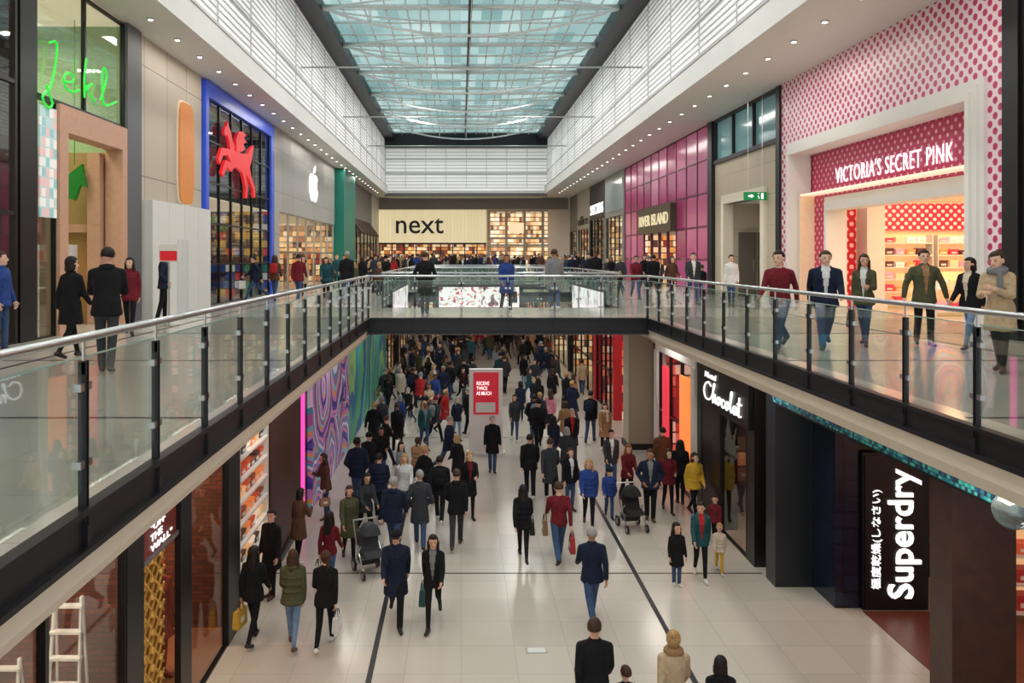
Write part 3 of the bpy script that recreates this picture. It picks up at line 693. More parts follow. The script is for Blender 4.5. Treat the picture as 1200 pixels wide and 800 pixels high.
for i in range(-8,14):
    for sg in (1,-1):
        c0=i*.24; z0,z1=(c0,c0+1.1) if sg>0 else (c0+1.1,c0); y0,y1=9.98,11.12
        t0,t1=0,1; dz=z1-z0
        for lim,up in ((0.03,False),(2.67,True)):
            t=(lim-z0)/dz
            if (dz>0)==up: t1=min(t1,t)
            else: t0=max(t0,t)
        if t1-t0>.05: mb.limb((-4.16,y0+(y1-y0)*t0,z0+(z1-z0)*t0),(-4.16,y0+(y1-y0)*t1,z0+(z1-z0)*t1),.016,.016,1,n=6)
for i in range(11):
    for j in range(4): mb.ell((-4.16,10.1+j*.3,.12+i*.24),.04,.05,.05,1,nu=8,nv=5)
mb.obj('feature_panel',[M('gold_back',(140,98,42),.35,.4,e=.06),M('gold_lattice',(206,160,80),.25,.6,e=.1)],s,label='golden relief lattice panel')
s=store(sd,12.5,0,'glass shop window pane with black frame'); front_glass(s,sd,11.65,13.5,0,4.3,1,1,.06)
shop_lamp(sd,8,4.25,200,-1.6,(255,225,195)); shop_lamp(sd,12.5,4.25,170,-1.4,(255,205,165))
shelf_unit('F',-6.9,-5.9,.012,2.6,6,13.6,[(200,110,60),(240,210,180),(120,60,50),(200,60,40)],'shoe_box','shoe boxes behind the mannequins','box',.34,.3)
def ladder(x,y,h,w):
    e=thing('step_ladder',(x,y,.012),'white metal step ladder standing inside the shop','ladder')
    ml=M('ladder_white',(230,230,226),.4,e=.08)
    for q in (0,1):
        MB().limb((x-w/2+q*w,y-.25-.0,.034),(x-w/2+.05+q*(w-.1),y,h),.022,.022,n=6).obj('rail',ml,e)
        MB().limb((x-w/2+q*w,y+.2,.03),(x-w/2+.05+q*(w-.1),y+.03,h),.018,.018,n=6).obj('rail',ml,e)
    n=int(h/.3)
    for i in range(1,n+1):
        t=i/(n+.3); MB().box(x-w/2+.02,x+w/2-.02,y-.25*(1-t)-.05,y-.25*(1-t)+.04,h*t-.015,h*t+.015).obj('step',ml,e)
ladder(-4.75,9.6,2.5,.42); ladder(-5.6,9.7,1.7,.5)
s=store(sd,15.4,0,'open shop bay with lit shelving and dark frame')
MB().fb(sd,14.22,16.48,3.3,4.38,-.5,.04).fb(sd,14.22,16.48,0,3.3,-.6,-.5).obj('bulkhead',m_black,s)
shelf_unit(sd,14.35,16.4,0,3.2,8,.02,[(226,130,70),(244,224,200),(120,64,44),(180,70,46),(236,180,120),(60,40,36)],'shoe_box','shoe boxes by the pillar','box',.33,.4)
MB().fb(sd,16.5,19.6,0,4.38,-.8,.05).fb(sd,16.52,19.55,0,.15,.05,.12,1).obj('wall_column',[m_brown,m_black],label='broad dark red timber clad pillar beside lit shelves',category='column')
MB().fb(sd,19.62,20.78,0,4.38,-.8,-.02).fb(sd,19.9,20.05,.2,4.2,-.02,.06,1).obj('neon_strip_panel',[m_black,M('pink_neon',(255,70,170),.4,e=1.4)],label='black panel with vertical pink neon strip',category='neon light')
MB().fb(sd,20.8,27.6,0,4.1,-.3,.12).fb(sd,20.8,27.6,4.1,4.33,-.3,.14,1).obj('mural_hoarding',[mural('mural_swirls',[(86,72,170),(224,140,180),(140,110,190),(225,215,235),(70,150,185),(180,90,160),(110,190,205),(230,150,90),(190,130,200),(60,60,140)],.42,2.9,.1,.9),m_white],label='hoarding painted with swirling purple, orange and teal mural',category='mural')
MB().fb(sd,27.62,41,0,4.1,-.3,.12).fb(sd,27.62,41,4.1,4.33,-.3,.14,1).obj('mural_hoarding',[mural('mural_teal',[(36,110,150),(50,150,140),(80,160,100),(36,90,150),(100,180,150),(40,130,140),(130,185,110)],.14,2.0,.06,2.),m_white],label='hoarding painted in bands of teal, green and blue',category='mural')
unit(sd,41.1,50,3.3,m_black,m_dw,None,'black framed lower shopfront with warm display')
unit(sd,50,60,3.3,m_white,m_dw2,None,'white lower shopfront with bright display')
unit(sd,60,70,3.3,m_dark,m_dr,None,'dark lower shopfront with red display')
unit(sd,70,79,3.3,m_white,m_dw,None,'white lower shopfront with warm display')
# ------------------------------------------------------------------ RIGHT LOWER
sd='r'
m_navy=gridmat('navy_tiles',(18,28,46),(7,10,18),(.3,.3,.3),.02,r=.18,var=.25)
MB().box(6.3,7.05,15.9,16.38,0,4.38).obj('wall_column',M('charcoal_pillar',(26,30,38),.35),label='charcoal square pillar at the dark shop entrance',category='column')
S(MB().box(7.05,7.5,14.95,16.38,0,3.8),'wall_right.003',m_navy)
S(MB().box(7.05,11,16.4,16.9,0,4.4),'wall_right.004',m_navy)
S(MB().box(6.3,6.5,4,15.88,3.98,4.4),'wall_right.005',m_black)
e=thing('shop_header',(6.3,12,3.7),'mosaic strip of dark teal tiles along black shop header','shop header')
MB().box(6.24,6.3,4,15.88,3.73,3.98).obj('mosaic_strip',display('mosaic',[(24,84,104),(40,130,128),(18,50,80),(70,160,146),(26,42,60),(34,104,120)],(.06,.06,.06),.25,(16,36,48)),e)  # glow put into the tile colours to brighten the strip
MB().box(6.22,6.32,4,15.88,3.7,3.73).obj('header_trim',m_black,e)
S(MB().box(6.3,11,4,15.88,3.98,4.02),'ceiling.005',M('dark_ceiling',(26,24,26),.6))
S(MB().box(11,11.2,4,16.4,0,3.98),'wall_right.006',m_dr)
S(MB().box(7.5,11,4,14.8,0,.012),'floor.008',M('red_wood_floor',(110,58,46),.35,var=.2,vs=14))
s=thing('shop_sign',(8.1,14.9,0.012),'tall black illuminated vertical shop sign with white lettering','sign')
MB().box(7.52,8.75,14.85,15.1,0.012,2.95).box(7.55,8.72,14.82,14.85,.06,2.9).obj('sign_panel',m_black,s)
lettering("Superdry",(lambda a,b,c:(8.58-b,14.82-c,.25+a)),2.42,.62,m_lit,s,.05,.014)
lettering("極度乾燥(しなさい)",(lambda a,b,c:(7.86-b,14.82-c,.42+a)),1.85,.2,m_lit,s,.03,.0)
MB().box(6.5,7.35,10.5,11.0,0,3.97).obj('wall_column',M('walnut',(66,42,32),.4,var=.2,vs=6),label='dark walnut clad column at the shop entrance',category='column')
area('shop_lamp',(9.2,12,3.9),1.5,3,60,(255,215,180)); 
e=thing('dome_camera',(6.05,8.7,3.9),'clear domed security camera on short bracket beneath the walkway','security camera')
MB().cyl((6.05,8.7,3.92),(6.05,8.7,4.4),.03).cyl((6.05,8.7,3.86),(6.05,8.7,3.94),.17,n=20).obj('bracket',m_steel,e)
MB().ell((6.05,8.7,3.84),.2,.2,.2,nu=20,nv=12).obj('dome',glassmat('dome_glass',(210,220,225),.3,.12),e,smooth=True)
MB().ell((6.05,8.7,3.8),.07,.07,.07).obj('lens',m_black,e,smooth=True)
shelf_unit('F',8.9,10.6,0.012,2.6,5,14.4,[(150,40,40),(60,40,40),(220,180,150),(200,90,60)],'retail_box','boxes in the dark shop','box',.4,.2)
s=store(sd,19,0,'black shopfront with dark sign and dark doorway')
MB().fb(sd,16.92,20.58,3.9,4.38,-.2,.06).fb(sd,16.92,17.4,0,3.9,-.4,.04).fb(sd,19.2,20.58,0,3.9,-.4,.04).obj('bulkhead',M('choc_black',(24,18,18),.35),s)
MB().fb(sd,16.95,20.4,2.9,3.88,.06,.16).obj('sign_box',m_black,s)
O=[(.28,.45),(.08,.4),(.0,.2),(.13,.02),(.3,.15),(.28,.4),(.48,.38)]
ch=[[(.9,.85),(.6,1),(.2,.8),(.05,.4),(.25,.05),(.7,.05),(1.0,.3)],
[(1.0,.3),(1.35,.95),(1.28,1.05),(1.18,.8),(1.15,.0),(1.25,.38),(1.4,.45),(1.45,.05),(1.58,.1)],
[(a+1.62,b) for a,b in O],[(2.42,.4),(2.22,.42),(2.14,.2),(2.27,.02),(2.5,.14)],[(a+2.55,b) for a,b in O],
[(3.0,.2),(3.28,.95),(3.18,1.05),(3.1,.6),(3.14,.05),(3.3,.1)],
[(3.68,.4),(3.48,.42),(3.38,.2),(3.48,.02),(3.64,.15),(3.68,.42),(3.68,.08),(3.82,.1)],[(4.0,.95),(3.92,.1),(4.12,.06)],[(3.8,.62),(4.18,.66)]]
mb=MB()
for st in ch: mb.tube([(6.3-.18,20.0-a*.64,3.08+b*.44) for a,b in smooth_pts(st,3)],.024,n=6)
mb.obj('script_lettering',m_lit,s,smooth=True)
lettering("Hotel",mR(6.3-.16,19.9,3.62),.8,.14,m_lit,s,.03,-.005,shear=.25)
front_glass(s,sd,17.4,19.2,0,2.9,1,1,.06); box_room(sd,17,20.55,0,3.9,2.5,m_dr,m_dk,m_dark); area('shop_lamp',(7.6,18.6,3.8),1,1.5,30,(255,200,160))
s=unit(sd,21,25.4,3.65,m_white,m_dr,None,'white framed shopfront with glowing orange and pink display',nu=3)
MB().fb(sd,21.4,22.3,.3,3.3,.1,.16).obj('backlit_poster',M('orange_panel2',(250,150,80),.5,e=.7,ec=(255,140,70)),s)
MB().fb(sd,23.6,24.2,.3,3.3,.1,.16).obj('backlit_poster',M('pinkred_panel',(235,60,80),.5,e=.6),s)
area('shop_lamp',(7.2,23,3.6),1,2,60,(255,215,170))
MB().fb(sd,20.6,20.98,0,4.38,-.4,.05).obj('wall_column',m_black,label='slim black pillar beside bright shopfront',category='column')
MB().box(5.75,6.6,27.2,28.1,0,4.38).box(5.7,6.65,27.15,28.15,0,.2,1).obj('wall_column',[m_stone,m_dark],label='square beige stone column under the walkway',category='column')
S(MB().fb(sd,25.42,31.98,0,4.4,-.8,-.4),'wall_right.007',m_stone)
unit(sd,32,37,3.6,M('red_face',(180,30,40),.4,e=.12),m_dr,None,'bright red shopfront with red lit display')
unit(sd,37,46,3.3,m_black,m_dw,None,'black lower shopfront with warm display')
unit(sd,46,56,3.3,m_white,m_dw2,None,'white lower shopfront with bright display')
unit(sd,56,67,3.3,m_dark,m_dw,None,'dark lower shopfront with warm display')
unit(sd,67,79,3.3,m_white,m_dr,None,'white lower shopfront with red display')
s=thing('storefront',(1,79.5,0),'wide lower shopfront with warm lit display at the mall end','storefront')
MB().box(-3.8,6.1,79.6,79.7,0,3.5).obj('window_display',m_dw,s); MB().box(-3.8,6.1,79.3,79.6,3.5,4.38).obj('bulkhead',m_dark,s)
e=thing('advertising_totem',(.8,26.6,0),'white freestanding advertising totem with red poster','advertising totem')
MB().box(.28,1.4,26.5,26.75,.08,2.85).box(.2,1.48,26.4,26.85,0,.08).obj('body',m_wf,e)
MB().box(.42,1.26,26.47,26.5,1.35,2.75).obj('poster',M('poster_red',(206,36,56),.4,e=.25),e)
lettering('RECEIVE\nTWICE\nAS MUCH',mF(.52,26.46,2.0),.5,.45,m_lit,e,.01,.01,name='poster_lettering')
MB().box(.5,1.15,26.455,26.47,1.42,1.75).obj('poster_panel',m_white,e)

# ------------------------------------------------------------------ PEOPLE
CL={'black':(26,26,29),'navy':(30,37,58),'charcoal':(56,58,64),'maroon':(108,32,42),'red':(166,40,44),'olive':(80,80,58),'beige':(188,164,134),'cream':(208,194,174),'white':(214,214,214),'denim':(60,80,114),'light_denim':(112,138,170),'grey':(122,124,128),'brown':(90,62,48),'mustard':(206,164,56),'teal':(36,78,84),'blue':(44,68,132),'pink':(206,134,150),'tan':(156,120,88)}
HC={'dark':(28,22,20),'brown':(66,44,32),'blond':(176,140,92),'grey':(150,148,146),'ginger':(140,74,40)}
SK=[(214,166,142),(226,182,158),(172,122,94),(122,82,62)]
def cmat(c): return M('cloth_'+c,CL[c],.88,var=.16,vs=18,bump=.7,spec=.2)
def hmat(c): return M('hair_'+c,HC[c],.6,var=.25,vs=60,bump=.4,spec=.3)
skm=[M('skin_%d'%i,c,.55,var=.05,vs=20,spec=.3) for i,c in enumerate(SK)]
m_shoe=[M('shoe_dark',(26,22,22),.5),M('shoe_white',(214,212,208),.5),M('shoe_brown',(84,54,36),.5)]
m_eye=M('eye_dark',(50,38,34),.2); m_lip=M('lip',(170,100,92),.5)
POSE={
'stand':((4,4),(-3,3),(4,14,9,-4),(2,16,9,-4),18,0),
'walk_a':((30,10),(-24,30),(-28,16,6,0),(26,34,6,0),-8,5),
'walk_b':((-24,30),(30,10),(26,34,6,0),(-28,16,6,0),10,5),
'stroll':((18,6),(-14,20),(-14,14,7,0),(16,28,7,0),-20,2),
'stroll_b':((-16,22),(21,8),(12,46,8,8),(-14,18,7,0),28,4),
'pocket':((3,3),(-6,8),(-14,52,20,26),(-14,52,20,26),-26,0),
'pocket_walk':((24,8),(-19,22),(-14,52,18,26),(-12,50,18,26),12,4),
'phone':((4,4),(-4,8),(4,14,9,-4),(26,98,10,22),-20,6),
'carry':((16,6),(-14,18),(18,82,6,14),(-10,20,7,0),22,4),
'push':((24,6),(-20,24),(30,42,4,6),(30,42,4,6),0,8),
'hold':((8,6),(-8,12),(30,96,6,30),(24,88,8,26),-14,12),
'hands_out':((14,6),(-10,12),(2,10,24,-10),(2,10,24,-10),0,0),
}
TPL={}
def sagit(ang,lat=0.):
    a=math.radians(ang); return Vector((lat,-math.sin(a),-math.cos(a)))
def template(sex,pose,cut,hi):
    key=(sex,pose,cut,hi)
    if key in TPL: return TPL[key]
    mb=MB(); fem=sex=='f'; w=.92 if fem else 1.0; kid=sex=='k'
    if kid: w=.96
    lg,rg,la,ra,yaw,lean=POSE[pose]
    hz=.93; legs=[]
    for s,(th,kn) in ((1,lg),(-1,rg)):
        hip=Vector((s*.085*w,0,hz)); knee=hip+sagit(th)*.43+Vector((-s*.012,0,0)); sh=th-kn; ank=knee+sagit(sh)*.42+Vector((-s*.014,0,0))
        ft=0 if sh>-8 else (-sh-8)*.75
        if sh>12: ft=-(sh-12)*.6
        a=math.radians(ft); fd=Vector((s*.16,-math.cos(a),-math.sin(a))).normalized()
        up=Vector((0,-math.sin(a),math.cos(a)))
        heel=ank-fd*.035-up*.045; toe=ank+fd*.145-up*.055
        legs.append((s,hip,knee,ank,heel,toe))
    low=min(min(h.z,t.z+0.005) for *_,h,t in legs)-.038
    dz=Vector((0,0,-low)); slim=fem
    for s,hip,knee,ank,heel,toe in legs:
        hip=hip+dz;knee=knee+dz;ank=ank+dz;heel=heel+dz;toe=toe+dz
        mb.limb(hip,knee,.085*w,.058 if slim else .065,2); mb.limb(knee,ank,.056 if slim else .063,.038 if slim else .053,2)
        if slim: mb.limb(knee.lerp(ank,.25)+Vector((0,.012,0)),knee.lerp(ank,.5),.05,.044,2)
        mb.limb(heel,toe,.04,.036,3,fx=1.02,fy=.95); mb.limb(ank,heel.lerp(toe,.45),.042,.038,3)
    z=dz.z; nlow=len(mb.v)
    add=.018 if cut!='slim' else .0
    T=[(.83,.15,.105,.0),(.90,.168 if not fem else .178,.122,.0),(.97,.163 if not fem else .17,.118,0),(1.07,.148 if not fem else .126,.105,0),(1.18,.158 if not fem else .136,.112,-.004),(1.30,.172 if not fem else .15,.122 if not fem else .126,-.006),(1.37,.165 if not fem else .142,.108,0),(1.425,.118,.084,.006),(1.465,.07,.062,.012)]
    if cut in('coat','dress'):
        T=[(.60,.195 if cut=='coat' else .23,.17 if cut=='coat' else .19,.0),(.72,.186,.155,0)]+T[1:]
    elif cut=='jacket': T=[(.79,.178,.135,0),(.84,.182,.134,0)]+T[1:]
    elif cut=='puffer': T=[(.80,.17,.13,0),(.84,.2,.155,0)]+T[1:]; add=.034
    mb.sect([(.84+z,.1,.09,0),(.88+z,.155*w,.115,0),(.97+z,.155*w,.11,0),(1.03+z,.1,.08,0)],2)
    mb.sect([(q[0]+z,(q[1]+add)*w,q[2]+add,q[3]) for q in T],1,pw=2.15)
    if cut=='puffer':
        for zz in (.92,1.04,1.16,1.28): mb.sect([(zz-.02+z,.19*w,.15,0),(zz+z,.208*w,.166,0),(zz+.02+z,.19*w,.15,0)],1,pw=2.15)
    shz=1.39+z; hands=[]; fl=[]
    for s,(sh,el,ou,inn) in ((1,la),(-1,ra)):
        S0=Vector((s*(.174 if not fem else .157)*w,0.0,shz))
        o=math.radians(ou); a=math.radians(sh)
        d1=Vector((s*math.sin(o),-math.sin(a)*math.cos(o),-math.cos(a)*math.cos(o)))
        E=S0+d1*.28; a2=math.radians(sh+el); i2=math.radians(inn)
        d2=Vector((-s*math.sin(i2),-math.sin(a2)*math.cos(i2),-math.cos(a2)*math.cos(i2)))
        W=E+d2*.24
        k=.009 if cut!='slim' else 0
        if cut=='puffer': k=.022
        mb.limb((s*.06,0.006,shz+.04),S0,.05+k,.055+k,1); mb.limb(S0,E,.056+k,.046+k,1); mb.limb(E,W,.047+k,.037+k*.6,1)
        mb.limb(W,W+d2*.035,.025,.027,0)
        xx=Vector((1,0,0)); sx=(xx-d2*xx.dot(d2)); 
        if sx.length<.2: sx=Vector((0,1,0))-d2*d2.y
        sx.normalize(); t=d2.cross(sx)
        mb.limb(W+d2*.035,W+d2*.1,.036,.038,0,fx=.5,fy=1.05)
        hands.append((W+d2*.12)+Vector((s*.05,0,0))); fl.append((s,W,d2,sx,t))
    nb=Vector((0,-.005,1.47+z)); hs=1.04 if not kid else 1.34
    RY=Matrix.Rotation(math.radians(yaw),3,'Z')
    def H(x,y,zz): return nb+Vector((x,y,zz-1.47))*hs
    mb.limb((0,.012,1.43+z),H(0,.0,1.56),.055*w,.05*hs,0)
    if cut!='slim': mb.sect([(1.43+z,.1,.08,.008),(1.475+z,.084,.078,.008),(1.505+z,.074,.07,.01)],1)
    hstart=len(mb.v)
    mb.ell(H(0,.01,1.638),.076*hs,.096*hs,.102*hs,0)
    mb.ell(H(0,-.022,1.575),.056*hs,.068*hs,.066*hs,0)
    mb.ell(H(0,-.07,1.535),.03*hs,.026*hs,.024*hs,0,nu=8,nv=6)
    mb.limb(H(0,-.088,1.632),H(0,-.106,1.596),.010*hs,.017*hs,0,n=8)
    for s in (1,-1): mb.ell(H(s*.079,.01,1.615),.014*hs,.02*hs,.032*hs,0,nu=8,nv=6)
    for i in range(hstart,len(mb.v)): mb.v[i]=nb+RY@(mb.v[i]-nb)
    piv=Vector((0,0,.92+z)); RL=Matrix.Rotation(math.radians(lean),3,'X')
    def LN(p):
        t=min(1,max(0,(p.z-piv.z)/.15)); return p.lerp(piv+RL@(p-piv),t) if p.z>piv.z else p
    for i in range(nlow,len(mb.v)): mb.v[i]=LN(mb.v[i])
    me=mb.mesh('raw',[m_white]); ob=bpy.data.objects.new('raw',me); COL.objects.link(ob)
    r=ob.modifiers.new('r','REMESH'); r.mode='VOXEL'; r.voxel_size={True:.0145,False:.024,'far':.042}[hi]
    sm=ob.modifiers.new('s','SMOOTH'); sm.factor=.5; sm.iterations=3 if hi is True else (2 if hi is False else 1)
    dg=bpy.context.evaluated_depsgraph_get(); dg.update()
    em=bpy.data.meshes.new_from_object(ob.evaluated_get(dg))
    bv=BVHTree.FromPolygons(mb.v,mb.f)
    o2=MB(); o2.v=[v.co.copy() for v in em.vertices]; o2.f=[tuple(p.vertices) for p in em.polygons]
    for p in em.polygons:
        c=p.center; q=bv.find_nearest(c); mi=mb.m[q[2]] if q[2] is not None else 1
        if mi==1 and cut in('jacket','coat') and c.y<-.06 and abs(c.x)<.012+.05*max(0,(c.z-z-1.0))/.45 and c.z>z+.95 and abs(c.x)<.06: mi=6
        o2.m.append(mi)
    bpy.data.objects.remove(ob); bpy.data.meshes.remove(me); bpy.data.meshes.remove(em)
    if hi!='far':
        fs0=len(o2.v)
        for s,W,d2,sx,t in fl:
            inw=sx*(-s) if abs(sx.x)>.3 else Vector((0,0,-1))
            for i,(off,ln) in enumerate(((-.027,.062),(-.009,.07),(.009,.066),(.027,.05))):
                b=W+d2*.105+t*off; k1=b+(d2*.9+inw*.3).normalized()*ln*.5; k2=k1+(d2*.6+inw*.8).normalized()*ln*.5
                o2.limb(b,k1,.0095,.009,0,n=6); o2.limb(k1,k2,.009,.0075,0,n=6)
            fw=t if (t.y<0) else -t
            b=W+d2*.05+fw*.03; k1=b+(fw*.75+d2*.7).normalized()*.035; k2=k1+(fw*.25+d2*.9+inw*.3).normalized()*.03
            o2.limb(b,k1,.012,.010,0,n=6); o2.limb(k1,k2,.010,.008,0,n=6)
        hst=len(o2.v)
        for s in (1,-1):
            o2.ell(H(s*.03,-.082,1.63),.012*hs,.008*hs,.006*hs,4,nu=8,nv=5)
            o2.limb(H(s*.018,-.089,1.65),H(s*.044,-.08,1.65),.003*hs,.003*hs,4,n=5)
        o2.limb(H(-.02,-.086,1.562),H(.02,-.086,1.562),.005*hs,.005*hs,5,n=6)
        for i in range(hst,len(o2.v)): o2.v[i]=nb+RY@(o2.v[i]-nb)
        for i in range(fs0,len(o2.v)): o2.v[i]=LN(o2.v[i])
    hands=[LN(h) for h in hands]; nb2=LN(nb)
    fm=o2.mesh('person_body',[skm[0],m_black,m_black,m_shoe[0],m_eye,m_lip,m_white],smooth=True)
    TPL[key]=(fm,nb2,hs,hands,yaw,lean); return TPL[key]
HM={}
def hairmesh(st):
    if st in HM: return HM[st]
    mb=MB(); c=(0,.014,.175)
    def cut(p):
        zc=p.z+.175+1.47
        fr=p.y<-.035
        if fr and zc<1.69: return p*.72
        if st in('short','receding') and zc<1.60 : return p*.8
        if abs(p.x)>.055 and p.y<.0 and zc<1.64: return p*.85
        if st=='receding' and p.y<.02 and zc>1.68: return p*.86
        return p
    if st=='hat':
        mb.ell((0,.012,.185),.09,.112,.112,0,16,10,lambda p:p if p.z>-.02 else p*.7)
        mb.sect([(.155,.09,.112,.012),(.16,.094,.116,.012),(.195,.094,.116,.012),(.2,.09,.112,.012)],0,pw=2); mb.ell((0,.012,.3),.03,.03,.03)
    elif st=='cap':
        mb.ell((0,.012,.19),.092,.116,.085,0,16,10,lambda p:p if p.z>-.02 else p*.7); mb.box(-.07,.07,-.165,-.09,.178,.192)
    else:
        mb.ell(c,.087,.108,.112,0,20,14,cut)
        if st=='long': mb.sect([(-.17,.07,.02,.10),(-.12,.095,.04,.095),(.0,.098,.055,.065),(.1,.09,.065,.045),(.18,.08,.07,.035),(.24,.04,.04,.03)],0,pw=2.2)
        if st=='bob': mb.sect([(.02,.07,.045,.05),(.05,.094,.065,.04),(.13,.094,.075,.03),(.2,.07,.07,.02)],0,pw=2.2)
        if st=='long':
            for s in (1,-1): mb.limb((s*.078,.0,.15),(s*.088,-.02,-.06),.026,.018,0,n=8)
        if st=='bun': mb.ell((0,.09,.25),.045,.045,.045)
        if st=='pony': mb.limb((0,.11,.2),(0,.14,.02),.032,.018,0,n=8)
    HM[st]=mb.mesh('hair',[hmat('dark')],smooth=True); return HM[st]
HM['hood']=MB().ell((0,.085,-.015),.095,.05,.055,0,14,8).limb((-.075,.04,.01),(-.04,-.06,-.03),.024,.016,0,n=8).limb((.075,.04,.01),(.04,-.06,-.03),.024,.016,0,n=8).mesh('hood',[cmat('grey')],smooth=True)
HM['pack']=MB().sect([(-.42,.11,.05,.205),(-.38,.14,.075,.22),(-.15,.145,.08,.225),(-.04,.11,.06,.21),(-.02,.05,.03,.2)],0).sect([(-.38,.1,.02,.3),(-.36,.11,.03,.3),(-.24,.11,.03,.3),(-.22,.09,.02,.295)],0).mesh('backpack',[cmat('black')],smooth=True)
HM['sc']=MB().sect([(-.03,.11,.1,0),(-.01,.125,.115,0),(.04,.12,.11,0),(.07,.09,.085,.0)],0).limb((.05,-.11,0),(.06,-.15,-.3),.035,.04,0,fy=.5).mesh('scarf',[cmat('grey')],smooth=True)
PN={'stand':'standing','phone':'hand raised','pocket':'hands pocketed','pocket_walk':'hands pocketed','push':'pushing forward','carry':'arm bent','hold':'hands raised','hands_out':'arms out'}
CNm={'slim':'top','jacket':'jacket','coat':'coat','dress':'coat','puffer':'puffer'}
PEOPLE=[]
def person(x,y,zf,h,rot,sex='m',pose='walk_a',cut='jacket',top='black',bot='denim',hair='short',hc='dark',skin=0,shoe=0,shirt=None,hi=True,scarf=None,group=None,name='person',mono=None,hood=False,pack=None):
    me,nb,hs,hands,yaw,lean=template(sex,pose,cut,hi); s=h/1.75 if sex!='k' else h/1.83
    o=bpy.data.objects.new(name,me); COL.objects.link(o); o.location=(x,y,zf); o.rotation_euler=(0,0,math.radians(rot)); o.scale=(s*random.uniform(1.0,1.13) if not mono else s,s,s)
    ms=[skm[skin],cmat(top),cmat(bot),m_shoe[shoe],m_eye,m_lip,cmat(shirt or top)]
    if mono: ms=[mono]*7
    for i,m in enumerate(ms): o.material_slots[i].link='OBJECT'; o.material_slots[i].material=m
    def ch(nm,me,m,sc=1,yw=0):
        q=bpy.data.objects.new(nm,me); COL.objects.link(q); q.parent=o; q.location=nb; q.scale=(sc,)*3; q.rotation_euler=(math.radians(lean),0,math.radians(yw))
        q.material_slots[0].link='OBJECT'; q.material_slots[0].material=m
    if hair and not mono:
        ht=hair in('hat','cap'); ch('hat' if ht else 'hair',hairmesh(hair),cmat(hc) if ht else hmat(hc),hs,yaw)
    if scarf: ch('scarf',HM['sc'],cmat(scarf))
    if hood: ch('hood',HM['hood'],cmat(top))
    if name=='person':
        hl={'hat':'knitted hat','cap':'flat cap','long':'long '+hc+' hair','bob':hc+' bob','bun':hc+' bun','pony':hc+' ponytail','short':'short '+hc+' hair','receding':'thin '+hc+' hair'}.get(hair,'')
        o['label']=('child' if sex=='k' else 'person')+' in %s %s, %s trousers, %s, %s'%(top,CNm[cut],bot.replace('light_denim','pale'),hl,PN.get(pose,'walking')); o['category']='person'
        if group: o['group']=group
    PEOPLE.append((x,y,zf))
    R=Matrix.Rotation(math.radians(rot),4,'Z')
    if pack:
        q=bpy.data.objects.new('backpack',HM['pack']); COL.objects.link(q); q.location=Vector((x,y,zf))+(R@(nb*s)); q.rotation_euler=(math.radians(lean),0,math.radians(rot)); q.scale=(s,)*3
        q.material_slots[0].link='OBJECT'; q.material_slots[0].material=cmat(pack); q['label']='%s fabric backpack worn by a walking shopper'%pack; q['category']='backpack'
    return o,[Vector((x,y,zf))+R@(hp*s) for hp in hands]
BG={}
def bag(p,rot,col,w=.3,h=.34,d=.12,kind='paper'):
    zf=U if p.z>U else 0
    drop=.12; key=(col,w,h,kind)
    if key not in BG:
        mb=MB(); z0=-h-drop
        mb.rings([[(-w*.46,-d*.45,z0),(w*.46,-d*.45,z0),(w*.46,d*.45,z0),(-w*.46,d*.45,z0)],[(-w*.5,-d*.5,z0+.04),(w*.5,-d*.5,z0+.04),(w*.5,d*.5,z0+.04),(-w*.5,d*.5,z0+.04)],[(-w*.5,-d*.35,-drop),(w*.5,-d*.35,-drop),(w*.5,d*.35,-drop),(-w*.5,d*.35,-drop)]])
        mb.box(-w*.2,w*.2,-d*.5-.002,d*.5+.002,z0+h*.35,z0+h*.6,1)
        hm=MB()
        for yy in (-d*.3,d*.3): hm.tube([(-w*.22,yy,-drop),(-w*.18,yy*.6,-.03),(0,yy*.3,.0),(w*.18,yy*.6,-.03),(w*.22,yy,-drop)],.008,n=5)
        BG[key]=(mb.mesh('bag',[M('bag_'+col,CL[col],.5),m_cream]),hm.mesh('handle',[M('bag_handle',(60,50,44),.6)]))
    a,b=BG[key]
    o=bpy.data.objects.new('shopping_bag',a); COL.objects.link(o)
    o.location=(p.x,p.y,max(p.z,zf+h+drop+.01)); o.rotation_euler=(0,0,math.radians(rot+90))
    q=bpy.data.objects.new('handle',b); COL.objects.link(q); q.parent=o
    o['label']='%s shopping bag with printed panel carried in a hand'%col; o['category']='bag'
def low(px,py): Y=F*EYE/(py-300.); return ((px-540)/F*Y,Y)
def upp(px,py): Y=F*(EYE-U)/(py-300.); return ((px-540)/F*Y,Y)
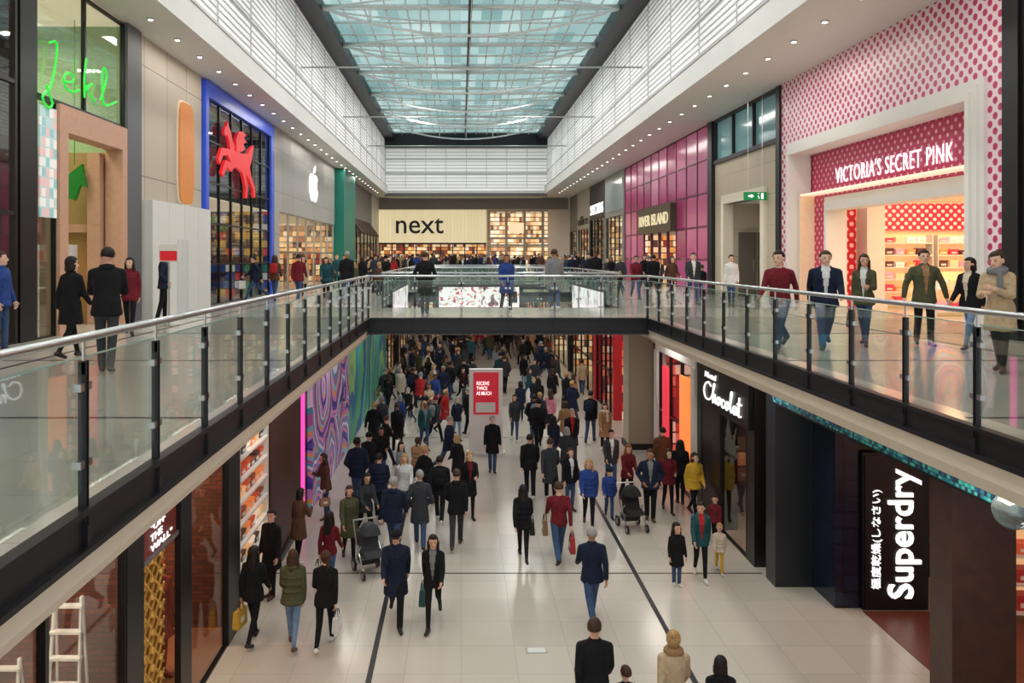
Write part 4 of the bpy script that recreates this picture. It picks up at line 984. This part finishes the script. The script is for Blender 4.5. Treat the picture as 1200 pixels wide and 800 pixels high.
LH=[
(464,729,1.78,5,'m','walk_a','coat','navy','black','cap','black',dict()),
(508,731,1.70,-5,'f','walk_b','jacket','black','black','long','dark',dict(bag=(1,'teal',.34,.3),shoe=0,shirt='grey')),
(694,726,1.74,180,'m','walk_b','jacket','navy','denim','short','grey',dict()),
(697,881,1.80,178,'m','stroll','jacket','black','black','short','brown',dict()),
(790,887,1.68,182,'f','stroll','coat','beige','black','bun','blond',dict(scarf='tan')),
(845,907,1.52,175,'f','stroll','jacket','black','denim','bob','dark',dict(hood=1)),
(733,878,1.12,180,'k','stand','jacket','navy','denim','short','brown',dict()),
(297,752,1.66,170,'f','stroll','jacket','black','black','long','dark',dict(bag=(0,'mustard',.34,.3))),
(343,757,1.64,185,'f','carry','puffer','olive','light_denim','long','brown',dict(bag=(0,'mustard',.4,.3),hood=1)),
(381,758,1.64,175,'f','stroll_b','jacket','black','black','pony','brown',dict(bag=(1,'white',.26,.26))),
(318,700,1.7,-30,'m','stand','coat','black','black','short','dark',dict()),
(386,695,1.62,170,'f','stroll','slim','maroon','denim','long','dark',dict(bag=(0,'cream',.25,.3))),
(409,657,1.66,20,'f','stroll','coat','olive','black','bob','brown',dict(bag=(0,'brown',.26,.25))),
(428,634,1.66,30,'f','push','jacket','charcoal','black','long','dark',dict()),
(350,660,1.6,150,'f','phone','coat','brown','black','bob','dark',dict()),
(382,608,1.66,-60,'f','phone','jacket','brown','denim','long','brown',dict(bag=(0,'tan',.26,.2))),
(461,652,1.78,170,'m','stroll','jacket','navy','denim','short','grey',dict(hood=1)),
(492,640,1.78,185,'m','pocket_walk','coat','charcoal','denim','short','grey',dict()),
(535,641,1.80,175,'m','stroll_b','jacket','black','charcoal','short','brown',dict(hood=1)),
(515,612,1.72,180,'m','walk_a','puffer','black','black','short','dark',dict(pack='black')),
(550,606,1.7,10,'f','carry','coat','black','black','bob','blond',dict(shirt='maroon')),
(474,605,1.68,0,'f','walk_b','jacket','white','denim','long','blond',dict()),
(444,610,1.7,180,'m','stroll','puffer','navy','black','short','dark',dict()),
(577,553,1.72,0,'m','stand','coat','black','denim','short','grey',dict()),
(613,656,1.70,178,'f','walk_a','puffer','black','black','long','dark',dict(bag=(1,'black',.26,.3))),
(655,657,1.78,180,'m','walk_b','slim','maroon','denim','short','brown',dict(bag=(0,'tan',.26,.34),bag2=(1,'red',.3,.34))),
(621,582,1.74,180,'m','stroll','jacket','black','black','short','dark',dict(hood=1)),
(645,588,1.78,180,'m','walk_a','coat','charcoal','black','short','brown',dict()),
(626,520,1.74,180,'m','pocket','puffer','black','denim','short','dark',dict(pack='grey')),
(670,541,1.8,0,'m','walk_a','coat','black','charcoal','short','grey',dict(shirt='red')),
(690,616,1.66,0,'f','stroll','puffer','blue','black','long','blond',dict()),
(668,598,1.62,20,'f','stand','jacket','black','denim','bob','brown',dict(shirt='white')),
(714,606,1.3,0,'k','stroll','puffer','blue','denim','hat','navy',dict()),
(735,590,1.66,10,'f','push','jacket','maroon','black','long','ginger',dict()),
(716,572,1.7,5,'m','stroll','jacket','charcoal','denim','short','dark',dict(shirt='white')),
(762,610,1.78,-10,'m','pocket','jacket','navy','black','short','brown',dict(shirt='grey')),
(783,600,1.66,0,'f','carry','jacket','maroon','black','long','brown',dict()),
(797,590,1.7,170,'f','stand','jacket','black','black','long','dark',dict()),
(813,606,1.68,10,'f','stroll_b','puffer','mustard','black','bob','brown',dict()),
(776,572,1.74,190,'m','stand','jacket','brown','denim','short','dark',dict()),
(793,686,1.26,5,'k','stand','coat','black','denim','long','dark',dict()),
(821,678,1.60,-5,'f','stroll','jacket','teal','black','short','dark',dict(shirt='red',hood=1)),
(843,671,1.05,-10,'k','stroll','puffer','cream','mustard','pony','blond',dict()),
(838,636,1.1,-40,'k','stand','jacket','maroon','black','short','dark',dict()),
(645,505,1.66,180,'f','walk_b','jacket','pink','black','long','brown',dict()),
(682,462,1.72,170,'m','walk_a','jacket','beige','denim','short','dark',dict()),
(709,530,1.68,0,'f','stroll','dress','tan','black','long','brown',dict(scarf='cream')),
(603,517,1.7,5,'f','stroll','jacket','charcoal','denim','bob','dark',dict()),
]
for t in LH:
    px,py,h,rot,sex,pose,cut,top,bot,hair,hc,ex=t
    X,Y=low(px,py)
    o,hd=person(X,Y,0,h,rot,sex,pose,cut,top,bot,hair,hc,skin=random.choice((0,0,1,1,2)),shoe=ex.get('shoe',random.choice((0,0,1,2))),shirt=ex.get('shirt'),scarf=ex.get('scarf'),hood=ex.get('hood'),pack=ex.get('pack'))
    for k in ('bag','bag2'):
        if k in ex: b=ex[k]; bag(hd[b[0]],rot,b[1],b[2],b[3])
UH=[
(914,411,1.80,-40,'m','walk_a','slim','maroon','denim','short','dark',dict(skin=1)),
(967,408,1.80,-20,'m','walk_b','jacket','navy','denim','short','brown',dict(shirt='white')),
(1013,405,1.68,-35,'f','carry','jacket','olive','denim','long','brown',dict(shirt='white',bag=(1,'brown',.3,.26))),
(1083,405,1.74,-15,'m','hands_out','jacket','olive','black','short','dark',dict(shirt='tan')),
(1137,409,1.62,-65,'f','stroll','jacket','black','light_denim','bob','dark',dict(shirt='cream')),
(1172,436,1.70,-50,'f','hold','coat','beige','black','bun','brown',dict(scarf='grey',shoe=2)),
(857,360,1.66,-20,'f','stand','jacket','white','denim','short','dark',dict()),
(83,419,1.64,165,'f','stroll','coat','black','black','bob','dark',dict()),
(125,436,1.76,200,'m','hold','jacket','black','charcoal','short','dark',dict(hood=1)),
(192,376,1.78,110,'m','pocket','jacket','navy','black','receding','grey',dict()),
(1,412,1.7,90,'m','stand','jacket','blue','denim','short','brown',dict()),
(152,392,1.62,20,'f','stroll','jacket','maroon','black','long','dark',dict()),
(299,352,1.7,-60,'m','walk_a','jacket','navy','denim','short','dark',dict(bag=(1,'white',.26,.3))),
(498,368,1.74,180,'m','pocket','coat','black','black','short','brown',dict()),
(322,352,1.68,180,'f','stroll','jacket','brown','denim','long','brown',dict(pack='red')),
(350,354,1.72,175,'m','stroll','jacket','maroon','denim','short','dark',dict()),
(382,352,1.66,10,'f','walk_a','puffer','teal','black','long','dark',dict()),
(745,350,1.72,0,'m','walk_a','jacket','maroon','denim','short','dark',dict()),
(787,352,1.7,10,'f','walk_b','jacket','brown','black','long','brown',dict()),
(812,356,1.76,0,'m','stroll','jacket','charcoal','denim','short','brown',dict(shirt='white')),
(766,347,1.7,180,'m','stroll','coat','black','black','short','dark',dict()),
]
for t in UH:
    px,py,h,rot,sex,pose,cut,top,bot,hair,hc,ex=t
    X,Y=upp(px,py)
    o,hd=person(X,Y,U,h,rot,sex,pose,cut,top,bot,hair,hc,skin=ex.get('skin',random.choice((0,1,1))),shoe=ex.get('shoe',random.choice((0,0,2))),shirt=ex.get('shirt'),scarf=ex.get('scarf'),pack=ex.get('pack'),hood=ex.get('hood'))
    if 'bag' in ex: b=ex['bag']; bag(hd[b[0]],rot,b[1],b[2],b[3])
TOPS=['black']*16+['navy']*7+['charcoal']*7+['maroon','maroon','olive','olive','beige','cream','grey','grey','brown','brown','teal','blue','red','tan']
BOTS=['black']*6+['denim']*6+['charcoal','light_denim','navy']
def pick():
    sex=random.choice('mmff')
    if random.random()<.07: sex='k'
    if sex=='m': cut,pose,hair=random.choice((('jacket','walk_a','short'),('coat','stroll','short'),('puffer','pocket','short'),('puffer','walk_b','hat'),('jacket','stroll_b','short'),('coat','pocket_walk','short')))
    elif sex=='f': cut,pose,hair=random.choice((('jacket','walk_a','long'),('coat','stroll_b','bob'),('puffer','walk_b','pony'),('jacket','carry','long'),('coat','stroll','long')))
    else: cut,pose,hair='jacket','stroll',random.choice(('short','bob'))
    h={'m':random.uniform(1.66,1.88),'f':random.uniform(1.55,1.72),'k':random.uniform(1.0,1.4)}[sex]
    return sex,cut,pose,hair,h,random.choice((0,180,180))+random.gauss(0,30)
def ok(x,y,z,sp):
    if any(abs(zz-z)<1 and (a-x)**2+(b-y)**2<sp*sp for a,b,zz in PEOPLE): return False
    if z==0 and (-.1<x<1.8 and 25.2<y<28): return False
    if z>0 and (-2.7<x<5.2) and not(21.5<y<24.7 or 36.3<y<38.7 or y>46.4): return False
    return True
def crowd(n,x0,x1,y0,y1,z,grp,sp=.8):
    c=0;tr=0
    while c<n and tr<n*80:
        tr+=1
        y=y0+(y1-y0)*random.random(); x=x0+(x1-x0)*random.random()
        if not ok(x,y,z,sp): continue
        # loose groups: reject positions that fall in the gaps of a slow wave pattern
        if z==0 and y<48 and math.sin(x*1.9+y*.55)+math.sin(y*.9-x*.8)<-.55: continue
        sex,cut,pose,hair,h,rot=pick()
        hc=random.choice(('dark','dark','brown','brown','blond','grey')) if hair!='hat' else random.choice(('black','maroon','grey'))
        o,hd=person(x,y,z,h,rot,sex,pose,cut,random.choice(TOPS),random.choice(BOTS),hair,hc,skin=random.choice((0,1,1,2,3)),shoe=random.choice((0,0,1,2)),shirt=random.choice((None,None,None,'white','grey','cream','maroon')),hi=False,group=grp,hood=random.random()<.4,pack=random.choice(('black','grey','navy')) if (sex=='m' and y<40 and random.random()<.18) else None)
        if y<38 and random.random()<.25: bag(hd[0],rot,random.choice(('white','tan','black','red','cream')),.28,.32)
        c+=1
g1='shoppers on the lower mall floor'; g2='shoppers on the upper walkways'
crowd(18,-3.1,.0,20.8,29,0,g1,.85); crowd(52,-3.3,.6,29,48,0,g1); crowd(26,-3.3,5.7,48,60,0,g1)
crowd(6,2.2,5.2,22.5,29,0,g1,.95); crowd(24,1.8,5.3,29,48,0,g1,.9)
crowd(32,-6.6,-3.2,28,66,U,g2); crowd(32,5.6,9.6,30,66,U,g2); crowd(32,-2.2,4.8,46.8,66,U,g2); crowd(2,-2,4.6,21.8,24.4,U,g2,1.4)
def farcrowd(specs,label):
    mb=MB(); keys=[]; mats=[]
    def mi(m):
        if m.name not in keys: keys.append(m.name); mats.append(m)
        return keys.index(m.name)
    for n,x0,x1,y0,y1,z in specs:
        c=0;tr=0
        while c<n and tr<n*50:
            tr+=1; x=random.uniform(x0,x1); y=random.uniform(y0,y1)
            if not ok(x,y,z,.6): continue
            sex,cut,pose,hair,h,rot=pick()
            me,nb,hs,_,_,_=template(sex,pose,cut,'far'); s=h/1.75 if sex!='k' else h/1.83
            T=Matrix.Translation((x,y,z))@Matrix.Rotation(math.radians(rot),4,'Z')@Matrix.Scale(s,4)
            top=cmat(random.choice(TOPS)); ms=[mi(skm[random.choice((0,1,2))]),mi(top),mi(cmat(random.choice(BOTS))),mi(m_shoe[0]),0,0,mi(top)]
            for src,T2,hm in ((me,T,None),(hairmesh(hair),T@Matrix.Translation(nb)@Matrix.Scale(hs,4),mi(cmat('black') if hair=='hat' else hmat(random.choice(('dark','brown','blond')))))):
                b=len(mb.v); mb.v+=[T2@v.co for v in src.vertices]
                for p in src.polygons: mb.f.append(tuple(i+b for i in p.vertices)); mb.m.append(hm if hm is not None else ms[p.material_index])
            PEOPLE.append((x,y,z)); c+=1
    o=mb.obj('crowd',mats,None,True); o['kind']='stuff'; o['label']=label; o['category']='crowd'
farcrowd([(90,-3.3,5.7,52,78,0)],'densely packed distant shoppers in dark coats on lower floor')
farcrowd([(16,-6.6,-3.2,50,76,U),(16,5.6,9.6,50,76,U),(44,-2.2,5.2,58,77,U)],'densely packed distant shoppers in dark coats on upper floor')
m_man=M('mannequin_red_brown',(134,60,46),.5,var=.1)
for x,y,r in ((-4.75,12.5,60),(-5.3,13.0,30)):
    o,_=person(x,y,.012,1.85,r,'f','stand','dress',mono=m_man,hair=None,name='mannequin'); o['label']='red brown dressed mannequin standing in the shop window'; o['category']='mannequin'
def pushchair(x,y,rot,c):
    e=thing('pushchair',(0,0,0),'%s hooded pushchair with four black wheels'%c,'pushchair')
    mb=MB()
    for s in (-.24,.24):
        mb.tube([(s,.42,1.02),(s,.2,.6),(s,-.28,.16)],.014); mb.tube([(s,.3,.14),(s,.0,.5),(s,-.1,.62)],.014)
    mb.tube([(-.24,.42,1.02),(.24,.42,1.02)],.018); mb.tube([(-.24,.3,.14),(.24,.3,.14)],.012); mb.obj('frame',m_steel,e)
    m1=M('pram_'+c,CL[c],.8)
    MB().rings([[(-.2,-.3,.42),(.2,-.3,.42),(.2,-.26,.5),(-.2,-.26,.5)],[(-.21,.05,.4),(.21,.05,.4),(.21,.03,.5),(-.21,.03,.5)],[(-.21,.24,.82),(.21,.24,.82),(.21,.17,.84),(-.21,.17,.84)]]).obj('seat',m1,e)
    MB().ell((0,.06,.8),.23,.3,.26,0,14,9,lambda p:p if (p.z>-.02 and p.y>-.2) else Vector((p.x,p.y*.5,p.z*.1))).obj('hood',m1,e,smooth=True)
    MB().rings([[(-.18,.0,.2),(.18,.0,.2),(.18,.3,.2),(-.18,.3,.2)],[(-.2,-.05,.32),(.2,-.05,.32),(.2,.32,.32),(-.2,.32,.32)]]).obj('basket',m_black,e)
    for a,b,r in ((-.26,.3,.13),(.26,.3,.13),(-.25,-.3,.1),(.25,-.3,.1)):
        MB().cyl((a-.02,b,r),(a+.02,b,r),r,n=18).cyl((a-.024,b,r),(a+.024,b,r),r*.5,1,n=12).obj('wheel',[m_black,m_steel],e)
    e.location=(x,y,0); e.rotation_euler=(0,0,math.radians(rot))
X,Y=low(434,672); pushchair(X,Y,25,'charcoal'); X,Y=low(741,620); pushchair(X,Y,10,'black')
print('people',len(PEOPLE))
